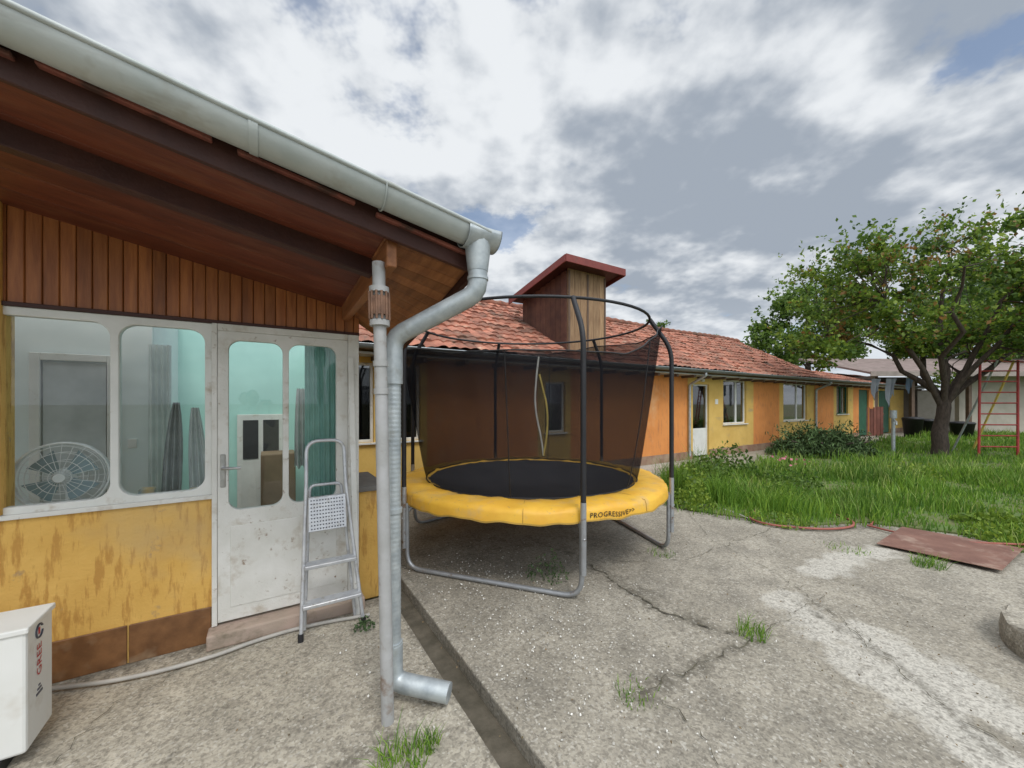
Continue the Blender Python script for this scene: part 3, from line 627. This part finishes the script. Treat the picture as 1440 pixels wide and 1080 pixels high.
for (o0,o1,z0,z1,k) in ops:
    fm={'w':whitep,'d':whitep,'g':greenp}[k]; e=.045
    Lb=[(o0,o0+e,.06,.12,z0,z1),(o1-e,o1,.06,.12,z0,z1),(o0+e,o1-e,.06,.12,z1-e,z1),(o0+e,o1-e,.06,.12,z0,z0+e)]
    if k=='w' and o1-o0>1: c=o0+(o1-o0)*.62; Lb.append((c-.035,c+.035,.062,.118,z0+e,z1-e))
    if k!='w' and z0<.1: Lb.append((o0+e,o1-e,.07,.11,z0+e,.85 if k=='d' else z1-e)); 
    if k=='g' and z0>1: Lb.append((o0+.6,o0+.66,.062,.118,z0+e,z1-e))
    boxes('window_frame' if z0>.1 else 'door_leaf',R,Lb,fm,.004)
    if not(k=='g' and z0<.1): box('glazing',R,o0+e,o1-e,.088,.092,max(z0+e,.85 if k=='d' else 0),z1-e,glassd)
    if z0>.1: box('window_sill',R,o0-.04,o1+.04,-.05,.06,z0-.03,z0-.001,whitep,.004)
    if k=='w' and o1-o0>1: boxes('roller_blind',R,[(o0+.1,o0+(o1-o0)*.45,.2,.21,z0,z1-.05)],blindm)
box('room_dark_back',R,-8.9,23.9,1.4,1.45,0,2.5,dark); box('room_dark_floor',R,-8.9,23.9,.25,1.4,.0,.03,dark)
box('back_wall',R,-9,24,5.8,6.0,0,2.5,tan); box('gable_wall',R,10.2,10.4,.25,5.8,2.4,2.6,orange)
mesh('gable_end',[(10.38,-.1,2.45),(10.38,6,2.45),(10.38,3,4.25)],[(0,1,2)],orange,R)
tileroof('roof_tiles_front',R,-9,10.45,-.45,2.47,3.0,4.38,rooft); tileroof('roof_tiles_rear',R,-9,10.45,6.45,2.47,3.0,4.38,rooft)
boxes('roof_deck',R,[[(-9,-.42,2.40),(10.43,-.42,2.40),(10.43,3,4.31),(-9,3,4.31),(-9,-.42,2.44),(10.43,-.42,2.44),(10.43,3,4.34),(-9,3,4.34)],[(-9,3,4.31),(10.43,3,4.31),(10.43,6.42,2.40),(-9,6.42,2.40),(-9,3,4.34),(10.43,3,4.34),(10.43,6.42,2.43),(-9,6.42,2.43)]],board)
tube('ridge_tiles',[(x,3,4.42+.02*(i%2)+.025*math.sin(x*.9)) for i,x in enumerate(np.arange(-9,10.5,.18))],.09,rooft,R,radii=[1+.12*(i%2) for i in range(len(np.arange(-9,10.5,.18)))])
tileroof('roof_tiles_low',R,10.5,24,-.45,2.44,2.4,3.25,rooft); 
boxes('low_roof_deck',R,[[(10.5,-.42,2.38),(24,-.42,2.38),(24,2.4,3.17),(10.5,2.4,3.17),(10.5,-.42,2.41),(24,-.42,2.41),(24,2.4,3.20),(10.5,2.4,3.20)],(10.5,24,2.4,2.5,0,3.2)],board)
box('eave_soffit',R,-9,24,-.40,-.002,2.34,2.375,M('eave_white',(.5,.48,.43),None,3,.8)); 
boxes('rafter_tails',R,[(x,x+.07,-.39,-.003,2.27,2.338) for x in np.arange(-8.8,24,.75)],brownw)
halfpipe('gutter',R,-9,24,-.53,lambda s:2.47,.065,M('far_gutter',(.22,.24,.24),None,5,.5,metal=.3)); tube('gutter_bead',[(-9,-.595,2.47),(24,-.595,2.47)],.009,galv,R)
tube('downpipe',fillet([(2.0,-.53,2.40),(2.0,-.53,2.32),(2.0,-.06,2.1),(2.0,-.06,.1)],.06),.035,galv,R)
tube('downpipe',fillet([(10.3,-.53,2.40),(10.3,-.53,2.32),(10.3,-.06,2.1),(10.3,-.06,.1)],.06),.04,galv,R)
boxes('house_number',R,[(3.35,3.5,-.012,-.001,1.55,1.7)],whitep); boxes('wall_lamp',R,[(2.6,2.7,-.08,-.002,2.2,2.3)],whitep,.01)
bt0,bt1=-2.4,-1.26
L=[]; x=bt0
while x<bt1-.01:
    b=min(x+.19,bt1); L.append((x+.002,b-.002,-.03,0,2.55,4.55)); x+=.19
boxes('loft_box_front_boards',R,L,board,.003)
L=[]; y=0.0
while y<1.7:
    L.append((bt0-.03,bt0,y+.002,y+.185,2.6+.4*y,4.5-.195*y)); y+=.19
boxes('loft_box_side_boards',R,L,M('loft_side',(.12,.055,.035),(.08,.035,.025),5,.8,.3,rnd=.2),.003)
boxes('loft_box_side_boards_far',R,[(bt1,bt1+.03,y,y+.185,2.6+.4*y,4.5-.195*y) for y in np.arange(0,1.7,.19)],board,.003)
def sl(x0,x1,y0,y1,za,zb,t): return [(x0,y0,za),(x1,y0,za),(x1,y1,zb),(x0,y1,zb),(x0,y0,za+t),(x1,y0,za+t),(x1,y1,zb+t),(x0,y1,zb+t)]
boxes('loft_box_roof',R,[sl(-2.70,-.99,-.32,1.85,4.60,4.18,.03)],beamm,.004)
boxes('loft_box_roof_sheet',R,[sl(-2.73,-.96,-.35,1.88,4.635,4.205,.05)],redmet,.01)
boxes('loft_box_fascia',R,[(-2.74,-.95,-.375,-.352,4.53,4.69),sl(-2.755,-2.732,-.35,1.88,4.53,4.10,.155),sl(-.958,-.935,-.35,1.88,4.53,4.10,.155)],redmet,.004)
boxes('loft_hatch_frame',R,[(bt0+.0,bt0+.05,-.05,-.031,2.6,4.5),(-1.85,-1.8,-.05,-.031,2.6,4.5),(bt1-.05,bt1,-.05,-.031,2.6,4.5)],brownw,.003)
SH=empty('garden_shed')
box('wall',SH,22.5,31,19.5,19.7,0,3.1,tan); box('side_wall',SH,17.6,17.8,19.0,24,0,2.9,tan); box('dark_bay_back',SH,17.8,22.5,21.5,21.6,0,3,M('shed_dark',(.16,.13,.11),None,3,.9))
boxes('posts',SH,[(x,x+.15,19.0,19.15,0,2.9) for x in (17.8,19.6,21.2,22.4)],brownw)
boxes('roof',SH,[[(17,18.4,2.95),(31.5,18.4,2.95),(31.5,23,4.1),(17,23,4.1),(17,18.4,3.05),(31.5,18.4,3.05),(31.5,23,4.2),(17,23,4.2)]],M('shed_roof',(.27,.21,.19),(.20,.15,.135),3,.9,dirts=(((.15,.12,.1),2,.5,.7),)))
box('fascia',SH,17,31.5,18.36,18.39,2.85,3.08,M('shed_fascia',(.34,.29,.26),None,3,.8))
BW=empty('boundary_wall'); box('wall',BW,15,60,27.5,27.7,0,2.4,tan); box('coping',BW,15,60,27.45,27.75,2.4,2.48,conca)
FN=empty('board_fence'); boxes('boards',FN,[(15.6+.16*i,15.74+.16*i,18.6-.0*i,18.63,0,1.3+.1*random.random()) for i in range(14)],M('fence_red',(.24,.09,.065),None,4,.8,rnd=.3)); boxes('rails',FN,[(15.6,17.9,18.64,18.68,.3,.38),(15.6,17.9,18.64,18.68,1.0,1.08)],brownw)
for (x,y,r,h) in ((18.2,17.6,.35,.9),(19.1,17.8,.3,.8),(20.2,17.4,.4,.7)):
    B=empty('waste_bin'); lathe('body',[(0,.02),(r*.8,.02),(r,h*.9),(r*1.05,h*.9),(r*1.05,h),(r*.9,h+.03),(0,h+.06)],black,B,24,(x,y))
K=empty('climbing_frame')
for (x0,xt,y) in ((13.55,13.95,11.25),(14.55,14.95,11.15)):
    tube('rail',[(x0,y,0),(xt,y+.3,2.85)],.03,redp,K)
for i in range(1,9):
    t=i/9; tube('rung',[(13.55+.4*t,11.25+.3*t,2.85*t),(14.55+.4*t,11.15+.3*t,2.85*t)],.02,redp,K)
tube('top_bar',[(13.9,11.55,2.85),(18.2,12.4,2.85)],.03,redp,K); tube('leg',[(18.2,12.4,2.85),(18.6,12.1,0)],.028,redp,K); tube('leg',[(18.1,12.4,2.85),(17.7,13.0,0)],.028,redp,K); tube('rear_leg',[(14.4,11.5,2.85),(14.3,12.6,0)],.028,galv,K); tube('rear_leg',[(14.9,11.5,2.85),(14.95,12.6,0)],.028,yt,K)
LN=empty('laundry_line'); tube('line',[(10.9,14.0,2.5),(12.5,12.8,2.35),(13.1,12.0,2.4)],.008,black,LN,smooth=True)
for (x,y,w,h,m_) in ((12.0,12.75,.3,.7,clothg),(12.35,12.6,.35,.95,clothg),(12.75,12.4,.22,.5,M('blue_cloth',(.2,.28,.4),None,3,.9))):
    v=[];f=[]
    for i in range(13):
        for j in range(7): v.append((x-w/2+w*i/12*(1-.05*j),y+.05*math.sin(i*1.1+j*.4),2.38-h*j/6*(.7+.3*math.sin(i*.5)))) 
    for i in range(12):
        for j in range(6): a=i*7+j; f.append((a,a+1,a+8,a+7))
    mesh('cloth',v,f,m_,LN,smooth=True)
WP=empty('water_pump_post'); tube('post',[(12.15,12.35,0),(12.15,12.35,1.15)],.05,galv,WP); tube('head',[(12.15,12.35,1.1),(12.15,12.35,1.35)],.09,galv,WP)
tube('spout',[(12.15,12.35,1.05),(12.0,12.1,1.0),(11.98,12.08,.9)],.025,galv,WP)
RS=empty('rusty_metal_sheet'); q=[(4.06,4.32),(4.55,3.60),(5.43,4.11),(4.82,4.79)]
v=[(x,y,.025+.012*i) for i,(x,y) in enumerate(q)]; v=v+[(x,y,z+.006) for x,y,z in v]; boxes('sheet',RS,[v],sheetm,.002)
hp=[px(1225,742),px(1222,728),px(1195,720),px(1165,719),px(1200,738),px(1185,746),px(1120,745),px(1070,738),px(1052,728),px(1062,722)]
tube('garden_hose',[(x,y,.03) for x,y in hp],.014,hosem,None,smooth=True)
tube('garden_hose',[(*px(1220,742),.03),(*px(1260,752),.03),(*px(1330,764),.03),(*px(1400,772),.06),(6.5,4.2,.05)],.012,hosem,None,smooth=True)
tube('garden_hose',[(*px(950,706),.02),(*px(1010,716),.02),(*px(1070,738),.02)],.010,hosew,None,smooth=True)
WR=empty('concrete_well_ring'); WC=(3.66,2.27); lathe('ring',[(.50,-.02),(.505,.08),(.495,.165),(.475,.185),(.37,.19),(.35,.17),(.33,-.02)],conc,WR,22,WC,wob=lambda a,j:.012*math.sin(3*a+j)+.010*math.sin(8*a+j),smooth=False)
mesh('fill',[(WC[0]+.34*math.cos(a),WC[1]+.34*math.sin(a),.08) for a in np.linspace(0,6.28,24,endpoint=False)],[tuple(range(24))],soil,WR)
# ---------------------------------------------------------------- trees
def tree(name,base,H0,cen,rad,nclump,nleaf,lsize,mats,trunk_r=.2,seed=1,clr=(.35,.75),lean=(0,0)):
    rd=random.Random(seed); e=empty(name); V=[];Fa=[]
    def limb(pts,r0,r1,seg=8):
        k0=len(V); n=len(pts)
        for i,p in enumerate(pts):
            r=r0+(r1-r0)*i/(n-1); d=(Vector(pts[min(i+1,n-1)])-Vector(pts[max(i-1,0)])).normalized(); a=d.orthogonal().normalized(); b=d.cross(a)
            for s in range(seg):
                t=s/seg*6.283; rr=r*(1+.1*mn.noise((p[0]*3+s,p[1]*3,p[2]*3))); q=Vector(p)+a*math.cos(t)*rr+b*math.sin(t)*rr; V.append(tuple(q))
        for i in range(n-1):
            for s in range(seg): Fa.append((k0+i*seg+s,k0+i*seg+(s+1)%seg,k0+(i+1)*seg+(s+1)%seg,k0+(i+1)*seg+s))
    B=Vector(base); top=B+Vector((lean[0],lean[1],H0))
    def wig(p,q,n,am):
        out=[]
        for i in range(n+1):
            t=i/n; w=Vector((rd.uniform(-1,1),rd.uniform(-1,1),rd.uniform(-.6,.6)))*am*math.sin(math.pi*t); out.append(tuple(Vector(p).lerp(Vector(q),t)+w))
        return out
    tp=wig(B,top,6,.06); limb([(B.x,B.y,-.05)]+tp[1:],trunk_r*1.15,trunk_r*.8,12)
    nodes=[]
    c=Vector(cen)
    for i in range(8):
        a=i/8*6.283+rd.uniform(-.3,.3); k=rd.uniform(.45,.7)
        q=c+Vector((math.cos(a)*rad[0]*k,math.sin(a)*rad[1]*k,rd.uniform(-.35,.5)*rad[2])); pts=wig(top-Vector((0,0,rd.uniform(0,.4))),q,6,.22)
        pts=[(p[0],p[1],p[2]+.25*math.sin(math.pi*j/6)) for j,p in enumerate(pts)]
        limb(pts,trunk_r*.5,trunk_r*.14); nodes+=pts[2:]
    q=c+Vector((0,0,rad[2]*.7)); pts=wig(top,q,6,.2); limb(pts,trunk_r*.5,trunk_r*.12); nodes+=pts[1:]
    cl=[];g=0
    while len(cl)<nclump and g<20000:
        g+=1
        p=Vector((rd.uniform(-1,1),rd.uniform(-1,1),rd.uniform(-1,1))); l=p.length
        an=math.atan2(p.y,p.x); lim=.80+.22*math.sin(an*3+seed)+.14*math.sin(an*7+p.z*4)
        if l>min(1.05,lim+.05) or l<.32: continue
        if mn.noise((p.x*2.6+seed,p.y*2.6,p.z*3.0))<-.12: continue
        if p.z<-.55 and math.hypot(p.x,p.y)<.6: continue
        cl.append(c+Vector((p.x*rad[0],p.y*rad[1],p.z*rad[2])))
    for q in cl:
        nb=min(nodes,key=lambda t:(Vector(t)-q).length); limb(wig(nb,q,4,.12),trunk_r*.10,.008,5)
    mesh('trunk_and_limbs',V,Fa,bark,e,smooth=True)
    per=nleaf//len(cl); sets=[[] for _ in mats]
    for q in cl:
        r=rd.uniform(*clr); nn=int(per*rd.uniform(.5,1.5))
        pp=rng.normal(size=(nn,3)); pp/=np.linalg.norm(pp,axis=1)[:,None]; pp*=(rng.random(nn)**.5*r)[:,None]; pp[:,2]*=.6
        pts=pp+np.array(q)
        ns=rd.randint(2,4)
        for _ in range(ns):
            dd=np.array([rd.uniform(-1,1),rd.uniform(-1,1),rd.uniform(.1,1.1)]); dd/=np.linalg.norm(dd); t=rng.uniform(.2,2.0,16)[:,None]*r
            pts=np.concatenate([pts,np.array(q)+dd*t+rng.normal(size=(16,3))*.05])
        k=rng.choice(len(mats),len(pts),p=[m_[1] for m_ in mats]) if rd.random()<.8 else np.full(len(pts),rd.choice(range(len(mats)))if rd.random()<.5 else 0)
        for i in range(len(mats)): sets[i].append(pts[k==i])
    for i,m_ in enumerate(mats):
        a=np.concatenate(sets[i]); 
        if len(a): leaves('foliage',a,lsize,m_[0],e,.65,.2)
    return e
tree('apricot_tree',(13.0,11.8,0),1.75,(13.4,11.9,4.55),(4.5,3.6,2.7),240,22000,.13,[(leafm,.38),(leafy,.54),(leafr,.08)],.175,5,(.25,.6),(.15,0))
tree('background_tree',(20.5,27,0),2.5,(20.5,27,6.2),(4.2,3.5,3.2),90,12000,.25,[(leafm,.8),(leafy,.2)],.25,2,(.6,1.1))
tree('background_tree',(30,24,0),2.5,(30,24,6.5),(5,4,4.2),100,12000,.26,[(leafm,.7),(leafd,.3)],.3,3,(.6,1.2))
tree('background_tree',(9.5,27,0),2.5,(9.5,27,5.1),(1.6,1.6,2.1),26,1800,.2,[(leafm,.8),(leafy,.2)],.15,4,(.3,.6))
tree('background_tree',(14.5,30,0),2.2,(14.5,30,4.3),(2.5,2,2.2),26,2000,.2,[(leafm,.8),(leafy,.2)],.15,6,(.3,.7))
# ---------------------------------------------------------------- people (behind the camera, mirrored in the door glass)
def person(name,x,y,rz,top,arms_up):
    e=empty(name,(x,y,0),rz)
    J={'pel':(0,0,.95,.15,.11),'wai':(0,0,1.12,.135,.10),'che':(0,0,1.34,.17,.12),'nb':(0,0,1.46,.07,.065),'nk':(0,.01,1.54,.055,.055),
       'ls':(-.17,0,1.41,.06,.06),'rs':(.17,0,1.41,.06,.06),'lh':(-.09,0,.90,.09,.095),'rh':(.09,0,.90,.09,.095),'lk':(-.10,.02,.50,.06,.065),'rk':(.10,.02,.50,.06,.065),'la':(-.11,0,.09,.042,.045),'ra':(.11,0,.09,.042,.045),'lt':(-.12,.16,.035,.04,.03),'rt':(.12,.16,.035,.04,.03)}
    if arms_up: J.update({'le':(-.24,.12,1.24,.042,.042),'re':(.24,.12,1.24,.042,.042),'lw':(-.09,.27,1.50,.028,.028),'rw':(.09,.27,1.50,.028,.028)})
    else: J.update({'le':(-.26,-.02,1.14,.042,.042),'re':(.27,.02,1.14,.042,.042),'lw':(-.27,.10,.90,.028,.028),'rw':(.12,.20,1.10,.028,.028)})
    def sk2(nm,keys,edges,mat,root):
        me=bpy.data.meshes.new(nm); ix={k:i for i,k in enumerate(keys)}; me.from_pydata([J[k][:3] for k in keys],[(ix[a],ix[b]) for a,b in edges],[]); me.materials.append(mat)
        o=link(bpy.data.objects.new(nm,me),e); bpy.context.view_layer.objects.active=o
        o.modifiers.new('k','SKIN')
        try:
            if not me.skin_vertices: 
                with bpy.context.temp_override(object=o,active_object=o): bpy.ops.mesh.customdata_skin_add()
        except Exception as ex: print('skin',ex)
        if me.skin_vertices:
            for k,i in ix.items(): me.skin_vertices[0].data[i].radius=J[k][3:]; me.skin_vertices[0].data[i].use_root=(k==root)
        s=o.modifiers.new('s','SUBSURF'); s.levels=2; s.render_levels=2
        return o
    sk2('torso_and_arms',['pel','wai','che','nb','nk','ls','rs','le','re','lw','rw'],[('pel','wai'),('wai','che'),('che','nb'),('nb','nk'),('che','ls'),('che','rs'),('ls','le'),('rs','re'),('le','lw'),('re','rw')],top,'pel')
    sk2('legs',['pel','lh','rh','lk','rk','la','ra','lt','rt'],[('pel','lh'),('pel','rh'),('lh','lk'),('rh','rk'),('lk','la'),('rk','ra'),('la','lt'),('ra','rt')],trous,'pel')
    hv=[];hf=[]; n1,n2=16,12
    for i in range(n2+1):
        ph=math.pi*i/n2
        for j in range(n1):
            th=2*math.pi*j/n1; X=.075*math.sin(ph)*math.cos(th); Y=.095*math.sin(ph)*math.sin(th); Z=.118*math.cos(ph)
            if Z<0: X*=1-.25*(-Z/.118); 
            if Y>0 and abs(X)<.02 and -.04<Z<.01: Y+=.018
            hv.append((X,Y+.02,Z+1.66))
    for i in range(n2):
        for j in range(n1): hf.append((i*n1+j,i*n1+(j+1)%n1,(i+1)*n1+(j+1)%n1,(i+1)*n1+j))
    mesh('head',hv,hf,skin,e,smooth=True)
    hh=[(x*1.07,(y-.02)*1.07+.012 if y<.06 else y-.02,(z-1.66)*1.06+1.668) for x,y,z in hv]
    mesh('hair',hh,[f for f in hf if sum(hv[k][2] for k in f)/4>1.70 or (sum(hv[k][1] for k in f)/4<-.0 and sum(hv[k][2] for k in f)/4>1.60)],hair,e,smooth=True)
    for sx in (-.078,.078): tube('ear',[(sx,.02,1.645),(sx*1.08,.012,1.68)],.012,skin,e)
    for sx in (-.03,.03): tube('eye',[(sx,.105,1.675),(sx,.112,1.675)],.009,black,e)
    tube('mouth',[(-.022,.105,1.60),(0,.112,1.598),(.022,.105,1.60)],.005,M('lip',(.4,.12,.1),None,5,.6),e)
    for k,sg in (('lw',-1),('rw',1)):
        w=Vector(J[k][:3]); d=Vector((-.25*sg,.5,.8)).normalized() if arms_up else Vector((0,.4,-.9)).normalized()
        tube('palm',[tuple(w),tuple(w+d*.09)],.026,skin,e)
        for i in range(4):
            o=w+d*.085+Vector((.016*(i-1.5),0,.004)); tube('finger',[tuple(o),tuple(o+d*.035),tuple(o+d*.05+Vector((-sg*.02,.01,0)))],.008,skin,e)
        tube('thumb',[tuple(w+d*.03),tuple(w+d*.05+Vector((-sg*.03,0,.01))),tuple(w+d*.08+Vector((-sg*.035,0,.02)))],.009,skin,e)
    if arms_up: box('phone',e,-.075,.075,.315,.323,1.56,1.64,black,.003)
    return e
person('person',.05,-.42,0,shirt,True)
person('person',.85,-2.0,.3,shirt2,False)
# ---------------------------------------------------------------- camera, light, world
cam=bpy.data.cameras.new('camera'); cam.sensor_width=36; cam.lens=545/1440*36; cam.shift_y=26/1440; cam.clip_end=2000; cam.clip_start=.02
co=bpy.data.objects.new('camera',cam); co.location=(0,0,1.6); co.rotation_euler=(math.pi/2,0,0); C.objects.link(co); bpy.context.scene.camera=co
az,el=math.radians(155),math.radians(55)
sund=Vector((math.sin(az)*math.cos(el),math.cos(az)*math.cos(el),math.sin(el)))
sun=bpy.data.lights.new('sun','SUN'); sun.energy=1.5; sun.angle=math.radians(18); sun.color=(1,.96,.9)
so=bpy.data.objects.new('sun',sun); so.rotation_euler=sund.to_track_quat('Z','Y').to_euler(); C.objects.link(so)
w=bpy.data.worlds.new('World'); bpy.context.scene.world=w; w.use_nodes=True; nt=w.node_tree; N=nt.nodes; Lk=nt.links; N.clear()
out=N.new('ShaderNodeOutputWorld'); sky=N.new('ShaderNodeTexSky'); sky.sky_type='NISHITA'; sky.sun_disc=False; sky.sun_elevation=el; sky.sun_rotation=az
bg=N.new('ShaderNodeBackground'); bg.inputs[1].default_value=.15; Lk.new(sky.outputs[0],bg.inputs[0])
tc=N.new('ShaderNodeTexCoord'); sx=N.new('ShaderNodeSeparateXYZ'); Lk.new(tc.outputs['Generated'],sx.inputs[0])
def mth(op,a,b=None,cl=False):
    m=N.new('ShaderNodeMath'); m.operation=op; m.use_clamp=cl
    for i,q in enumerate((a,b)):
        if q is None: continue
        if isinstance(q,(int,float)): m.inputs[i].default_value=q
        else: Lk.new(q,m.inputs[i])
    return m.outputs[0]
zc=mth('ADD',mth('MAXIMUM',sx.outputs[2],0.0),.25)
cx=N.new('ShaderNodeCombineXYZ'); Lk.new(mth('DIVIDE',sx.outputs[0],zc),cx.inputs[0]); Lk.new(mth('DIVIDE',sx.outputs[1],zc),cx.inputs[1])
def wn(s,det,ro,loc,dist=0):
    mp=N.new('ShaderNodeMapping'); mp.inputs['Location'].default_value=loc; Lk.new(cx.outputs[0],mp.inputs[0])
    n=N.new('ShaderNodeTexNoise'); n.inputs['Scale'].default_value=s; n.inputs['Detail'].default_value=det; n.inputs['Roughness'].default_value=ro; n.inputs['Distortion'].default_value=dist; Lk.new(mp.outputs[0],n.inputs['Vector']); return n.outputs['Fac']
def wr(f,a,b,c=0,d=1):
    r=N.new('ShaderNodeMapRange'); r.interpolation_type='SMOOTHSTEP'
    for i,q in enumerate((a,b,c,d)): r.inputs[i+1].default_value=q
    Lk.new(f,r.inputs[0]); return r.outputs[0]
det=wn(2.3,6,.58,(2.3,4.4,0),0); sh=wn(.9,2,.5,(8.6,2.5,0)); off=wn(2.3,4,.58,(2.35,4.30,0),0)
dens_=mth('ADD',mth('MULTIPLY',sh,.3),mth('MULTIPLY',det,.7))
cover=wr(dens_,.365,.455)
relief=mth('SUBTRACT',det,off)
br0=mth('ADD',mth('MULTIPLY',relief,1.5),mth('SUBTRACT',1.06,mth('MULTIPLY',sh,.72)))
br=wr(mth('SUBTRACT',br0,mth('MULTIPLY',dens_,.32)),.34,.72)
cm=N.new('ShaderNodeMix'); cm.data_type='RGBA'; Lk.new(br,cm.inputs[0]); cm.inputs[6].default_value=(.36,.41,.48,1); cm.inputs[7].default_value=(.84,.87,.90,1)
hz=N.new('ShaderNodeMix'); hz.data_type='RGBA'; Lk.new(wr(sx.outputs[2],-.02,.28,.75,0),hz.inputs[0]); Lk.new(cm.outputs[2],hz.inputs[6]); hz.inputs[7].default_value=(.64,.70,.77,1)
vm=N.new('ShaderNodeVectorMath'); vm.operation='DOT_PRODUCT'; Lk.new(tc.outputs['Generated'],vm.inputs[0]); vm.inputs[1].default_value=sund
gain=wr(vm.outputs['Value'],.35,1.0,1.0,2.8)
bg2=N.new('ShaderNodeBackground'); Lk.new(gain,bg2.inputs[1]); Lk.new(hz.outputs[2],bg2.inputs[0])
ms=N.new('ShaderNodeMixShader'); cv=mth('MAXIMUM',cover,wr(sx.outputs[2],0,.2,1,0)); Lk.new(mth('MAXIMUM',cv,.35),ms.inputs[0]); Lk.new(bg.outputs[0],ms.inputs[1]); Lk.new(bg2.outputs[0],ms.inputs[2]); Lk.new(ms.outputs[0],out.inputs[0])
sc=bpy.context.scene; sc.view_settings.view_transform='Standard'; sc.view_settings.look='None'; sc.view_settings.exposure=0
